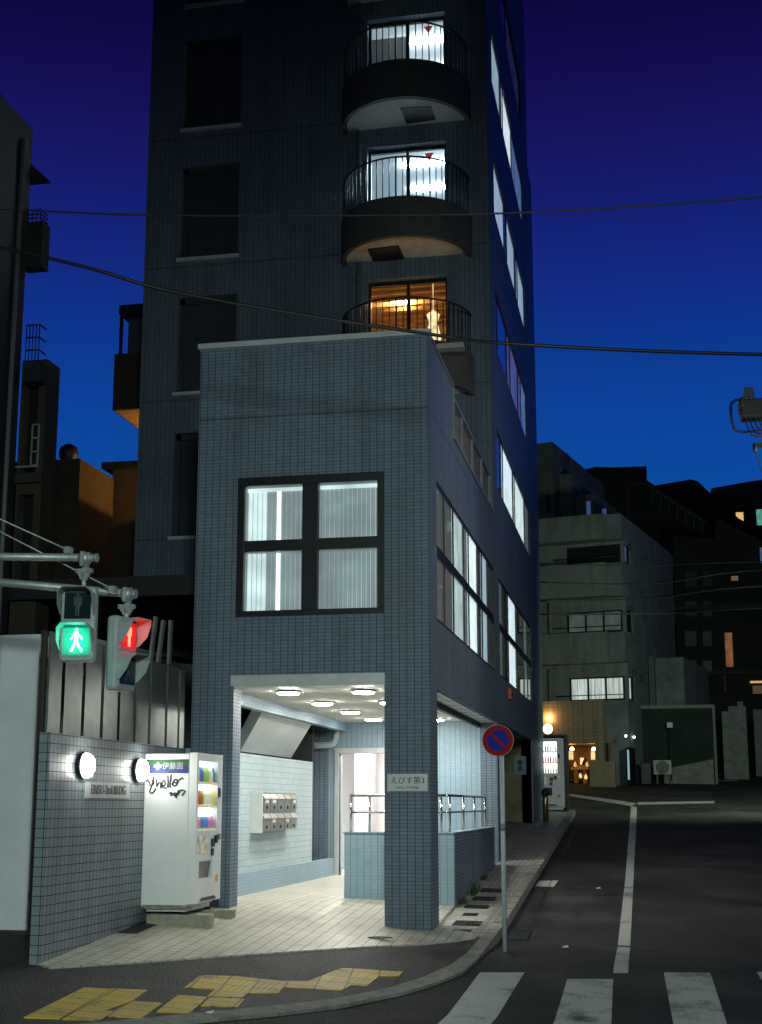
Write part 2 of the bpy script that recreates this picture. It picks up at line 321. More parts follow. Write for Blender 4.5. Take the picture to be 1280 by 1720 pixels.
# ------------------------------------------------------------------ ground levels
XC, YC, XL, YT, XT = -2.82, 17.9, -6.21, 26.27, -10.48
LF = .27
def g(X, Y):
    u = XC-X; v = Y-YC
    return (.09*min(u, 8) if u > 0 else .02*u) + .07*max(v, -4.5)
def drop(X, Y): return .02+.11*max(0, min(1, (Y-16.4)/1.8))
def gr(X, Y): return g(X, Y)-drop(X, Y)
def G(x, y, fn=g, dz=0):
    d = ray(x, y); t0, step = 4.0, .5
    t = t0
    while t < 200:
        p = EYE+d*t
        if p.z < fn(p.x, p.y)+dz:
            a, b = t-step, t
            for _ in range(25):
                m = (a+b)/2; q = EYE+d*m
                if q.z < fn(q.x, q.y)+dz: b = m
                else: a = m
            return EYE+d*b
        t += step
    return EYE+d*200
def sheet(name, polys, m, fn, dz, kind='structure', thick=0, parent=None):
    bm = bmesh.new()
    for poly in polys:
        f = bm.faces.new([bm.verts.new((p[0], p[1], 0)) for p in poly])
    xs = [v.co.x for v in bm.verts]; ys = [v.co.y for v in bm.verts]
    cuts = [((XC, 0, 0), (1, 0, 0)), ((XC-8, 0, 0), (1, 0, 0)), ((0, YC-4.5, 0), (0, 1, 0)), ((0, 16.4, 0), (0, 1, 0)), ((0, 18.2, 0), (0, 1, 0))]
    k = math.ceil(min(xs)); 
    for co, no in cuts: bmesh.ops.bisect_plane(bm, geom=bm.faces[:]+bm.edges[:]+bm.verts[:], plane_co=co, plane_no=no)
    for v in bm.verts: v.co.z = fn(v.co.x, v.co.y)+dz
    if thick:
        r = bmesh.ops.extrude_face_region(bm, geom=bm.faces[:])
        for e in r['geom']:
            if isinstance(e, bmesh.types.BMVert): e.co.z -= thick
    bmesh.ops.triangulate(bm, faces=bm.faces[:])
    bmesh.ops.recalc_face_normals(bm, faces=bm.faces)
    if not thick:
        for f in bm.faces:
            if f.normal.z < 0: f.normal_flip()
    me = bpy.data.meshes.new(name); bm.to_mesh(me); bm.free(); me.materials.append(m)
    o = bpy.data.objects.new(name, me); COL.objects.link(o)
    if kind: o['kind'] = kind
    if parent: o.parent = parent
    return o
# one big sheet of road asphalt as the ground
bm = bmesh.new()
xs = [-400, -200, -100, -60, -40, -25, -18, -14, -12, XC-8]+[-10.5+.5*i for i in range(15)]+[-2.9, XC, -2.5, -2, -1.5, -1, -.5, 0, 1, 2, 3, 4, 6, 8, 12, 20, 40, 80, 200, 400]
ys = [-60, -30, -10, 0, 4, 8, 11, 12, 13, 13.4]+[14+.4*i for i in range(13)]+[20, 22, 25, 28, 32, 36, 40, 45, 50, 56, 62, 70, 80, 95, 120, 160, 220, 300, 500]
xs = sorted(set(round(x, 3) for x in xs)); ys = sorted(set(round(y, 3) for y in ys))
gz_ = lambda x, y: min(g(x, y), LF)-.15 if (-10.4 < x <= -2.9 and 17.9 <= y <= 38) else gr(x, min(y, 110))
V = {(i, j): bm.verts.new((x, y, gz_(x, y))) for i, x in enumerate(xs) for j, y in enumerate(ys)}
for i in range(len(xs)-1):
    for j in range(len(ys)-1): bm.faces.new((V[i, j], V[i+1, j], V[i+1, j+1], V[i, j+1]))
me = bpy.data.meshes.new('road'); bm.to_mesh(me); bm.free(); me.materials.append(ASPH)
road = bpy.data.objects.new('road', me); COL.objects.link(road); road['kind'] = 'structure'

def px(pts, fn=g, dz=0): return [G(x, y, fn, dz).xy for x, y in pts]
# kerb: outer (road side) and inner line, round the corner and up the street
kout = px([(-160, 1760), (60, 1745), (266, 1721), (470, 1703), (560, 1692), (620, 1680), (676, 1669), (732, 1652), (777, 1634), (803, 1611), (819, 1590)], g)
kin = px([(-160, 1742), (60, 1729), (230, 1713), (440, 1693), (540, 1682), (600, 1672), (656, 1660), (712, 1642), (757, 1622), (786, 1601), (800, 1584)], g)
kout = [Vector(p) for p in kout]+[Vector((-1.97, 18.3)), Vector((-1.98, 24)), Vector((-2.0, 32)), Vector((-2.02, 39.5))]
kin = [Vector(p) for p in kin]+[Vector((-2.13, 18.3)), Vector((-2.14, 24)), Vector((-2.16, 32)), Vector((-2.18, 39.5))]
mb = MB()
for i in range(len(kout)-1):
    a, b, c, d = kout[i], kout[i+1], kin[i+1], kin[i]
    n = max(1, int((b-a).length/.6))
    for k in range(n):
        t0, t1 = k/n, (k+1)/n-(.01 if n > 1 else 0)
        q = [a.lerp(b, t0), a.lerp(b, t1), d.lerp(c, t1), d.lerp(c, t0)]
        top = [(p.x, p.y, g(p.x, p.y)+.012) for p in q]; bot = [(p.x, p.y, g(p.x, p.y)-.3) for p in q]
        for f in ((top[0], top[1], top[2], top[3]), (top[0], bot[0], bot[1], top[1]), (top[3], top[2], bot[2], bot[3]), (top[1], bot[1], bot[2], top[2]), (top[0], top[3], bot[3], bot[0])): mb.quad(*f)
kerb = mb.build('kerb', mat('kerb_stone', (.26, .26, .22), .85, var=.45, vscale=6, bump=.5, bscale=50)); kerb['kind'] = 'structure'
# corner footway (asphalt) and the side-street footway (pavers)
sheet('footway', [[tuple(p) for p in kin[:11]]+[(-2.13, 18.0), (-6.5, 18.0), (-6.5, 13.2), (-14, 13.2), (-14, kin[0].y)]], ASPH2, g, 0)
sheet('side_footway', [[(-2.145, 17.7), (-2.13, 18.3), (-2.14, 24), (-2.16, 32), (-2.18, 39.5), (-6.0, 39.5), (-6.0, 34.8), (XC-.3, 34.8), (XC-.3, 26.2), (XC+.002, 26.2), (XC+.002, 17.7)]], T_PAVE, g, .006)
sheet('garage_floor', [[(XC-.25, 26.72), (XC-.25, 34.7), (-4.15, 34.7), (-4.15, 26.72)]], CONC, g, .012)
# cream tiled forecourt, level inside the entrance
fn_lob = lambda X, Y: min(g(X, Y), LF) if Y > 17.0 else g(X, Y)
te = px([(84, 1628), (240, 1618), (440, 1604), (640, 1591), (770, 1582), (800, 1577)])
bm = bmesh.new()
def floor_poly(poly, dz=.02):
    f = bm.faces.new([bm.verts.new((p[0], p[1], 0)) for p in poly])
floor_poly([tuple(p) for p in te]+[(-2.3, 17.9), (-2.82, 18.5), (-2.9, 26.4), (-6.9, 26.4), (-6.9, 18.4), (-6.3, 18.0), (-6.3, 13.5)])
for X in (XC, XC-1, XC-2, XC-3): bmesh.ops.bisect_plane(bm, geom=bm.faces[:]+bm.edges[:]+bm.verts[:], plane_co=(X, 0, 0), plane_no=(1, 0, 0))
for Y in [13.4, 17.9, 18.3, 18.6, 19, 19.5, 20, 20.5, 21, 21.8]: bmesh.ops.bisect_plane(bm, geom=bm.faces[:]+bm.edges[:]+bm.verts[:], plane_co=(0, Y, 0), plane_no=(0, 1, 0))
for v in bm.verts: v.co.z = fn_lob(v.co.x, v.co.y)+.02
r = bmesh.ops.extrude_face_region(bm, geom=bm.faces[:])
for e in r['geom']:
    if isinstance(e, bmesh.types.BMVert): e.co.z -= .1
bmesh.ops.recalc_face_normals(bm, faces=bm.faces)
me = bpy.data.meshes.new('forecourt_floor'); bm.to_mesh(me); bm.free(); me.materials.append(T_FLOOR)
o = bpy.data.objects.new('forecourt_floor', me); COL.objects.link(o); o['kind'] = 'structure'
# road markings
def marks(name, polys, m, fn=gr, dz=.004): return sheet(name, [[tuple(p) for p in px(q, fn)] for q in polys], m, fn, dz)
marks('crosswalk', [[(668, 1780), (770, 1780), (881, 1634), (806, 1634)], [(902, 1780), (1022, 1780), (1030, 1645), (953, 1645)], [(1146, 1780), (1247, 1780), (1193, 1634), (1115, 1634)], [(1372, 1780), (1490, 1780), (1352, 1633), (1271, 1633)]], WHITEP)
marks('road_line', [[(1030, 1635), (1055, 1635), (1063, 1500), (1070, 1356), (1060, 1354), (1050, 1480)], [(953, 1333), (953, 1336.5), (1060, 1354), (1070, 1350), (1060, 1347.5)], [(1071, 1347.5), (1071, 1352), (1200, 1349.5), (1200, 1345.5)], [(1168, 1313), (1170, 1315.5), (1280, 1281), (1280, 1277)], [(1165, 1311), (1165, 1313.5), (1240, 1312), (1240, 1310)]], WHITEL)
marks('kerb_paint_patch', [[(899, 1489), (930, 1490), (938, 1479), (905, 1480)]], WHITEP)
marks('asphalt_joint', [[(873, 1590), (875, 1590), (966, 1395), (964, 1395)], [(905, 1503), (905, 1504.5), (1045, 1504.5), (1045, 1503)]], mat('tar_joint', (.012, .012, .012), .6))
# a darker mended strip of road
marks('asphalt_patch', [[(1058, 1600), (1060, 1480), (1300, 1470), (1330, 1590)], [(915, 1488), (1048, 1484), (1049, 1478), (925, 1480)]], asphalt('patch_asphalt', (.006, .0065, .0065), (.030, .032, .031), .85, 45), dz=.002)
def t4(q): return [(x*.53125, 1560+y*.53125) for x, y in q]
TP = [[(72, 283), (188, 287), (350, 192), (265, 187)], [(194, 289), (318, 294), (362, 263), (330, 262), (415, 232), (467, 196), (354, 191)],
      [(330, 279), (448, 284), (515, 237), (418, 231)], [(495, 265), (605, 269), (655, 218), (560, 212)], [(635, 247), (752, 250), (775, 224), (660, 220)],
      [(580, 188), (680, 193), (655, 216), (765, 220), (780, 207), (880, 207), (900, 183), (893, 168), (740, 152), (635, 149)],
      [(900, 188), (970, 191), (1082, 197), (1110, 180), (1160, 183), (1200, 152), (1262, 152), (1275, 137), (1095, 127), (1078, 127), (975, 168), (893, 168)]]
tp = bpy.data.materials.new('tactile_paving'); tp = YEL
n = YEL.node_tree; gg = n.nodes.new('ShaderNodeNewGeometry'); wv = n.nodes.new('ShaderNodeTexVoronoi'); wv.feature = 'F1'; wv.inputs['Scale'].default_value = 16; wv.inputs['Randomness'].default_value = 0
n.links.new(gg.outputs['Position'], wv.inputs['Vector']); bpn = n.nodes.new('ShaderNodeBump'); bpn.invert = True; bpn.inputs['Strength'].default_value = 1; bpn.inputs['Distance'].default_value = .01
n.links.new(wv.outputs['Distance'], bpn.inputs['Height'])
q_ = [G(*t4([p])[0]) for p in ((265, 187), (72, 283))]; ang_ = math.atan2(q_[1].y-q_[0].y, q_[1].x-q_[0].x)
mpn = n.nodes.new('ShaderNodeMapping'); mpn.vector_type = 'TEXTURE'; mpn.inputs['Rotation'].default_value = (0, 0, ang_); mpn.inputs['Location'].default_value = (q_[0].x, q_[0].y, 0); n.links.new(gg.outputs['Position'], mpn.inputs[0])
bk = n.nodes.new('ShaderNodeTexBrick'); bk.offset = 0; bk.inputs['Scale'].default_value = 1; bk.inputs['Brick Width'].default_value = .3; bk.inputs['Row Height'].default_value = .3; bk.inputs['Mortar Size'].default_value = .008
bk.inputs['Color1'].default_value = (1, 1, 1, 1); bk.inputs['Color2'].default_value = (.72, .72, .75, 1); bk.inputs['Mortar'].default_value = (.12, .12, .12, 1); n.links.new(mpn.outputs[0], bk.inputs['Vector'])
xx_ = n.nodes.new('ShaderNodeMix'); xx_.data_type = 'RGBA'; xx_.blend_type = 'MULTIPLY'; xx_.inputs[0].default_value = 1; src_ = n.nodes['Principled BSDF'].inputs['Base Color'].links[0].from_socket
n.links.new(src_, xx_.inputs[6]); n.links.new(bk.outputs[0], xx_.inputs[7]); n.links.new(xx_.outputs[2], n.nodes['Principled BSDF'].inputs['Base Color']); n.links.new(bpn.outputs[0], n.nodes['Principled BSDF'].inputs['Normal'])
for i, q in enumerate(TP): sheet('tactile_paving', [[tuple(p) for p in px(t4(q))]], YEL, g, .008+.0003*i, thick=.012)

# ------------------------------------------------------------------ the tiled office building
B = thing('office_building', 'tall blue-grey tiled building with a lit corner entrance and curved balconies on its tower', 'building', (XC, YC, 0))
BL_BR = emis('blind_bright', (.85, 1.0, .97), 1.8, .15, 3)
BL_MD = emis('blind_green_grey', (.55, .70, .68), .27, .3, 2)
BL_M2 = emis('blind_pale', (.74, .94, .88), .9, .25, 2)
BL_DK = emis('curtain_grey', (.62, .66, .62), .12, .4, 4, (1, 6, .3))
BL_CY = emis('blind_cyan', (.62, .84, .92), .95, .3, 4, (1, 5, .3))
BL_BL = emis('blind_blue', (.30, .52, .85), .5, .35, 3)
RF_LV = emis('lavender_reflection', (.42, .40, .72), .28, .4, 3)  # sky mirrored in the glass, put into the emission colour
BL_OR = emis('curtain_orange', (1.0, .62, .25), .10, .4, 3)
BL_VD = emis('curtain_dim', (.35, .42, .45), .045, .4, 3)
Z0 = -.6
FWIN = (-5.6, -3.465, 4.25, 6.27)
mb = MB()
mb.wall('Y', YC, XL, XC, Z0, 8.24, [FWIN+(.13,), (-5.6, -3.456, Z0-1, 3.28, .3)])
SW = [(18.57, 26.1, 4.22, 6.27), (27.0, 34.9, 4.22, 6.24)]
TW = [(27.05, 35.25, 8.16, 9.46), (27.15, 35.1, 11.29, 12.66), (27.2, 35.15, 14.43, 15.76), (27.3, 35.25, 17.55, 18.9), (28.2, 35.25, 20.6, 22.0)]
sideh = [h+(.12,) for h in SW]+[(18.5, 26.2, Z0-1, 3.25, .33), (26.95, 34.7, Z0-1, 3.28, .3)]
mb.wall('X', XC, YC, YT, Z0, 7.38, [h for h in sideh if h[1] < 26.5], inward=-1)
mb.wall('X', XC, YC, 20.36, 7.38, 8.24)
mb.quad((XC, 20.36, 7.38), (XC-.16, 20.36, 7.38), (XC-.16, 20.36, 8.24), (XC, 20.36, 8.24))
mb.wall('X', XL, YC+.6, YT, 3.3, 8.24); mb.quad((XL, YC, Z0), (XL, YC+.5, Z0), (XL, YC+.5, 8.24), (XL, YC, 8.24)); mb.quad((XL, YC+.5, 3.3), (XL, YC+.6, 3.3), (XL, YC+.6, 8.24), (XL, YC+.5, 8.24))
# parapet inner faces + roof
mb.wall('Y', YC+.16, XL+.16, XC-.16, 7.2, 8.24); mb.wall('X', XL+.16, YC+.16, YT, 7.2, 8.24); mb.wall('X', XC-.16, YC+.16, 20.36, 7.2, 8.24)
mb.quad((XL, YC, 7.2), (XC-.01, YC, 7.2), (XC-.01, YT, 7.2), (XL, YT, 7.2))
# pillars: inner faces
mb.box(-3.456, XC-.002, YC+.3, 18.5, Z0, 3.27); mb.box(XL+.002, -5.6, YC+.3, 18.26, Z0, 3.27)
# beam edge over the entrance on the left
annex = mb.build('annex_wall', T_FRONT, B)
mb = MB()
mb.wall('X', XC, YT, 37.1, Z0, 25.5, [h for h in sideh if h[1] > 26.5]+[h+(.2,) for h in TW], inward=-1)
mb.wall('X', XC, 37.1, 38.5, Z0, 20.35)
LW = [(-9.66, -8.33, 7.22, 9.48), (-9.66, -8.33, 10.39, 12.56), (-9.66, -8.33, 13.46, 15.63), (-9.66, -8.33, 16.54, 18.77), (-9.66, -8.33, 19.6, 21.85)]
BALZ = [9.95, 13.0, 16.05, 19.1]
BW = [(-5.45, -3.73, z+.15, z+2.68) for z in BALZ]
mb.wall('Y', YT, XT, XC, 7.0, 25.5, [h+(.28,) for h in LW+BW])
mb.wall('Y', YT, XT, XL, Z0, 7.0); mb.wall('X', XT, YT, 37.1, Z0, 25.5); mb.wall('Y', 37.1, XT, XC, 20.35, 25.5); mb.wall('Y', 38.5, XT, XC, Z0, 20.35)
mb.quad((XT, YT, 25.5), (XC, YT, 25.5), (XC, 37.1, 25.5), (XT, 37.1, 25.5)); mb.quad((XT, 37.1, 20.35), (XC, 37.1, 20.35), (XC, 38.5, 20.35), (XT, 38.5, 20.35)); mb.wall('X', XT, 37.1, 38.5, Z0, 20.35)
tower = mb.build('tower_wall', T_FRONT, B)
# coping along annex
mb = MB(); mb.box(XL-.03, XC+.03, YC-.05, YC+.19, 8.24, 8.32); coping = mb.build('parapet_coping', COPING, B)
mb = MB(); mb.box(XC-.17, XC+.03, YC+.19, 20.39, 8.24, 8.275); mb.box(XC-.06, XC+.03, 20.36, 20.39, 7.44, 8.24); mb.box(XC-.17, XC+.035, 20.36, 26.2, 7.38, 7.44); mb.box(XL-.03, XL+.19, YC+.19, YT, 8.24, 8.3); mb.build('parapet_coping', GREYM, B)
# roof terrace balustrade on the side: top rail, posts and close metal slats
mb = MB(); mb.box(XC-.09, XC-.03, 20.45, 26.1, 8.17, 8.22)
for y in (20.5, 21.9, 23.3, 24.7, 26.05): mb.box(XC-.08, XC-.04, y-.02, y+.02, 7.44, 8.17)
mb.mi = 1
y = 20.6
while y < 26: mb.box(XC-.12, XC-.1, y, y+.075, 7.5, 8.12); y += .1
mb.build('balustrade', [GREYM, mat('olive_slat', (.17, .16, .12), .6, var=.2)], B)
# big front window
def bars(mb, x0, x1, z0, z1, xm, zm, t, mt, yy0, yy1, f):
    pass
mb = MB(); x0, x1, z0, z1 = FWIN; ya, yb = YC+.02, YC+.1
mb.box(x0, x1, ya, yb, z0, z0+.09); mb.box(x0, x1, ya, yb, z1-.12, z1); mb.box(x0, x0+.1, ya, yb, z0+.09, z1-.12); mb.box(x1-.1, x1, ya, yb, z0+.09, z1-.12)
mb.box(-4.65, -4.42, ya, yb+.02, z0+.09, z1-.12); mb.box(x0+.1, -4.65, ya+.01, yb, 5.19, 5.35); mb.box(-4.42, x1-.1, ya+.01, yb, 5.19, 5.35)
win = mb.build('window', BLACK, B, bevel=.006, label='large four-pane front window with vertical blinds')
for (a, b) in ((x0+.1, -4.65), (-4.42, x1-.1)):
    for (c, d) in ((z0+.09, 5.19), (5.35, z1-.12)):
        q = MB(); q.quad((a, yb-.02, c), (b, yb-.02, c), (b, yb-.02, d), (a, yb-.02, d)); q.build('pane', GLASS, win)
        m1 = MB(); n = 12 if a < -5 else 13; wd = (b-a)/n
        for i in range(n):
            t = (i+.5)/n; m1.mi = 1
            if a < -5: m1.mi = 2 if t < .3 else (0 if .46 < t < .6 else 1)
            tilt = (.35 if a < -5 and t < .3 else .2)+random.uniform(-.06, .06)
            cx = a+wd*(i+.5); dx, dy = wd*.41*math.cos(tilt), wd*.41*math.sin(tilt)
            yy = YC+.2
            hh = d-(.05 if d > 5.5 else 0)
            m1.prism([(cx-dx, yy-dy, c), (cx-dx*.2, yy-dy*.2-.012, c), (cx+dx, yy+dy, c), (cx+dx, yy+dy, hh), (cx-dx*.2, yy-dy*.2-.012, hh), (cx-dx, yy-dy, hh)], (0, .002, 0)) if False else None
            pts = [(-1, 0), (-.4, -.012), (.4, -.012), (1, 0)]
            P = [(cx+k*dx, yy+k*dy+e) for k, e in pts]
            for (p, r2) in zip(P, P[1:]): m1.quad((p[0], p[1], c), (r2[0], r2[1], c), (r2[0], r2[1], hh), (p[0], p[1], hh))
            # bright slit between slats
            m1.mi = 2; m1.quad((cx+wd*.44, yy+.03, c), (cx+wd*.56, yy+.03, c), (cx+wd*.56, yy+.03, hh), (cx+wd*.44, yy+.03, hh))
        if d > 5.5: m1.mi = 2; m1.box(a, b, YC+.16, YC+.2, d-.06, d-.01)
        m1.build('blind', [BL_BR, BL_MD, BL_M2], win)
        k = MB(); k.quad((a-.05, YC+.26, c-.05), (b+.05, YC+.26, c-.05), (b+.05, YC+.26, d+.05), (a-.05, YC+.26, d+.05)); k.build('blind_backing', BL_MD, win)
# side windows: list of (px x start, px x end, material) per window strip
def side_window(Y0, Y1, z0, z1, panes, name_label, mid=None, rec=.012, ft=.045):
    mb = MB(); xa, xb = XC-rec-.02, XC-rec
    mb.box(xa, xb, Y0, Y1, z0, z0+ft); mb.box(xa, xb, Y0, Y1, z1-ft, z1); mb.box(xa, xb, Y0, Y0+ft, z0+ft, z1-ft); mb.box(xa, xb, Y1-ft, Y1, z0+ft, z1-ft)
    for i in range(1, len(panes)):
        y = panes[i][0]; mb.box(xa, xb, y-ft*.7, y+ft*.7, z0+ft, z1-ft)
    if mid: mb.box(xa, xb+.005, Y0+ft, Y1-ft, mid-.075, mid+.075)
    w_ = mb.build('window', BLACK, B, label=name_label)
    for i, (y, m) in enumerate(panes):
        y2 = panes[i+1][0] if i+1 < len(panes) else Y1
        q = MB(); q.quad((xa+.006, y, z0), (xa+.006, y2, z0), (xa+.006, y2, z1), (xa+.006, y, z1)); q.build('pane', GLASS, w_)
        c = MB(); n = max(3, int((y2-y)/.12))
        for k in range(n):
            a, b = y+(y2-y)*k/n, y+(y2-y)*(k+1)/n; mm = (a+b)/2
            for (p, r2, d0, d1) in ((a, mm, 0, .012), (mm, b, .012, 0)): c.quad((xa-.012-d0, p, z0), (xa-.012-d1, r2, z0), (xa-.012-d1, r2, z1), (xa-.012-d0, p, z1))
        c.build('curtain', m, w_)
def Ys(xs, yy, X=XC): return [onX(x, yy, X).y for x in xs]
y_ = lambda x, yy=1050: onX(x, yy, XC).y
side_window(18.57, 26.1, 4.22, 6.27, [(18.57, BL_DK), (y_(749), BL_DK), (y_(764.5), BL_M2), (y_(782), BL_MD), (y_(790), BL_BR), (y_(805), BL_VD), (y_(812), BL_CY), (y_(821.5), BL_VD)], 'long six-light side window with some bright panes', 5.25)
side_window(27.0, 34.9, 4.22, 6.24, [(27.0, BL_MD), (y_(846), BL_VD), (y_(848), BL_MD), (y_(855), BL_BR), (y_(868), BL_DK), (y_(880), BL_MD), (y_(886), BL_DK)], 'second long side window above the garage', 5.25)
YY = lambda x: onX(x, 800, XC).y
side_window(27.05, 35.25, 8.16, 9.46, [(27.05, BL_BL), (YY(842), BL_VD), (YY(846.5), BL_BR), (YY(863), BL_VD), (YY(865.5), BL_BR), (YY(881), BL_MD)], 'lowest strip window of the tower side', rec=.02)
side_window(27.15, 35.1, 11.29, 12.66, [(27.15, RF_LV), (YY(841), RF_LV), (YY(856), BL_OR), (YY(862), RF_LV), (YY(874), BL_OR), (YY(879), BL_BL)], 'strip window with lavender reflections', rec=.02)  # the blue pane's glow also stands for reflected sky
side_window(27.2, 35.15, 14.43, 15.76, [(27.2, BL_BL), (YY(839), BL_CY), (YY(856), BL_VD), (YY(860), BL_CY), (YY(873), BL_VD), (YY(877), BL_CY)], 'strip window with pale blue panes', rec=.02)
side_window(27.3, 35.25, 17.55, 18.9, [(27.3, BL_CY), (YY(838), BL_CY), (YY(853), BL_VD), (YY(857), BL_BR), (YY(871), BL_BL)], 'high strip window with bright panes', rec=.02)
side_window(28.2, 35.25, 20.6, 22.0, [(28.2, BL_VD), (YY(855), BL_VD), (YY(866), BL_VD)], 'dark top strip window', rec=.03)
# blank shuttered windows on the tower's left
for i, (x0, x1, z0, z1) in enumerate(LW):
    mb = MB(); mb.box(x0, x1, YT+.2, YT+.24, z0, z1); mb.box(x0, x0+.1, YT+.14, YT+.2, z0, z1); mb.box(x1-.06, x1, YT+.16, YT+.2, z0, z1); mb.box(x0, x1, YT+.14, YT+.2, z1-.12, z1)
    s_ = mb.build('window', [SHUT], B, label='closed dark window in a deep recess')
    k = MB(); k.box(x0-.06, x1+.04, YT-.07, YT+.14, z0-.075, z0-.003); k.build('sill', COPING, s_)
# lit rooms behind the balcony doors
RW = mat('room_wall', (.72, .75, .76), .8); RWO = mat('room_wall_warm', (.78, .62, .34), .8, var=.3, vscale=2)
L_RM = emis('room_lamp_white', (.85, .97, 1.0), 110); L_RM2 = emis('room_lamp_cool', (.75, .92, 1.0), 130); L_RO = emis('room_lamp_warm', (1.0, .72, .34), 250)
RED = mat('red_mark', (.55, .02, .015), .5)
for i, z in enumerate(BALZ):
    x0, x1, z0, z1 = BW[i]
    warm = i == 0; rm = MB(); a, b, c, d = x0-.6, x1+.5, YT+.3, YT+3.6
    zt = z+2.9
    rm.quad((a, c, z), (b, c, z), (b, d, z), (a, d, z)); rm.quad((a, c, zt), (b, c, zt), (b, d, zt), (a, d, zt)); rm.quad((a, d, z), (b, d, z), (b, d, zt), (a, d, zt)); rm.quad((a, c, z), (a, d, z), (a, d, zt), (a, c, zt)); rm.quad((b, c, z), (b, d, z), (b, d, zt), (b, c, zt))
    room = rm.build('room', RWO if warm else RW, B, fix=False, label=['amber-lit room', 'white-lit room', 'white-lit room', 'white-lit room'][i])
    mb = MB(); t = .055; ya, yb = YT+.18, YT+.25
    mb.box(x0, x1, ya, yb, z0, z0+t); mb.box(x0, x1, ya, yb, z1-t*1.4, z1); mb.box(x0, x0+t, ya, yb, z0+t, z1-t); mb.box(x1-t, x1, ya, yb, z0+t, z1-t); mb.box(-4.62, -4.56, ya-.01, yb, z0+t, z1-t)
    dr = mb.build('balcony_door', BLACK, B)
    q = MB(); q.quad((x0, yb-.03, z0), (x1, yb-.03, z0), (x1, yb-.03, z1), (x0, yb-.03, z1)); q.build('pane', GLASS, dr)
    if i < 3:
        k = MB(); 
        if warm:
            k.lathe((-5.0, YT+1.6, zt-.03), (0, 0, -1), [(.22, 0), (.22, .05), (.1, .07)]); k.mi = 0
            k.build('room_lamp', L_RO, room)
            k = MB()
            for j in range(14): k.box(a+.23*j, a+.23*j+.2, c, d, zt-.06, zt-.02) if False else None
            for j in range(9): k.box(a, b, c+.35*j, c+.35*j+.1, zt-.16, zt-.02)
            k.box(-4.5, b-.1, YT+1.2, YT+2.0, z, z+1.05)
            k.build('furniture', mat('room_timber', (.4, .22, .08), .6, var=.3), room)
            k = MB()
            for j in range(60):
                a1 = random.uniform(0, 2*PI); rr = random.uniform(.05, .5); zc = z+.4+random.random()*.9
                p = Vector((-4.95+rr*math.cos(a1), YT+.75+.3*math.sin(a1), zc)); u = Vector((random.uniform(-1, 1), random.uniform(-.4, .4), random.uniform(-.3, 1))).normalized()*.13
                v2 = u.cross(Vector((0, 1, 0))).normalized()*.035; k.quad(p-u, p+v2, p+u, p-v2)
            k.build('pot_plant', LEAF, room)
            k = MB(); cx, cy, cz = -4.12, YT+.6, z+1.55
            k.lathe((cx, cy, cz+.6), (0, 0, -1), [(.02, 0), (.14, .12), (.09, .3), (.17, .6), (.13, .95), (.05, 1.0)], 14); k.cyl((cx, cy, cz+.6), (cx, cy, zt), .008)
            k.build('hanging_ornament', emis('ornament_glow', (1, .75, .35), 1.2, .5, 9), room)
        else:
            k.box(-4.9, -3.7, YT+1.3, YT+1.42, zt-.05, zt-.01); k.box(-4.9, -3.7, YT+2.5, YT+2.62, zt-.05, zt-.01)
            k.build('room_lamp', L_RM2 if i == 1 else L_RM, room)
            k = MB()
            if i == 1: k.box(-4.75, -4.35, YT+1.1, YT+1.4, z, z+1.45); k.box(-5.05, -4.7, YT+.9, YT+1.2, z, z+1.0); k.box(-3.6, -3.3, YT+.8, YT+1.3, z, z+.9); k.box(-5.6, -5.3, YT+.8, YT+1.3, z, z+.95)
            else: k.box(-5.5, -4.62, YT+.5, YT+.53, z, z+2.5); k.box(-3.75, -3.4, YT+.6, YT+1.0, z, z+1.0)
            k.build('furniture', mat('room_furniture_%d' % i, (.55, .56, .53), .7), room)
            k = MB(); X = -4.13; zz = z1-.1 if i == 1 else z1-.12
            k.prism([(X-.1, yb+.012, zz-.02), (X+.1, yb+.012, zz-.02), (X, yb+.012, zz-.2)], (0, .004, 0)); k.build('red_triangle', RED, dr)
            k = MB(); k.tube([(X, yb+.02, zz-.2), (X+.02, yb+.02, zz-.9), (X-.02, yb+.02, zz-1.5), (X, yb+.02, z0)], .016, 6); k.build('hanging_cord', BLACK, dr)
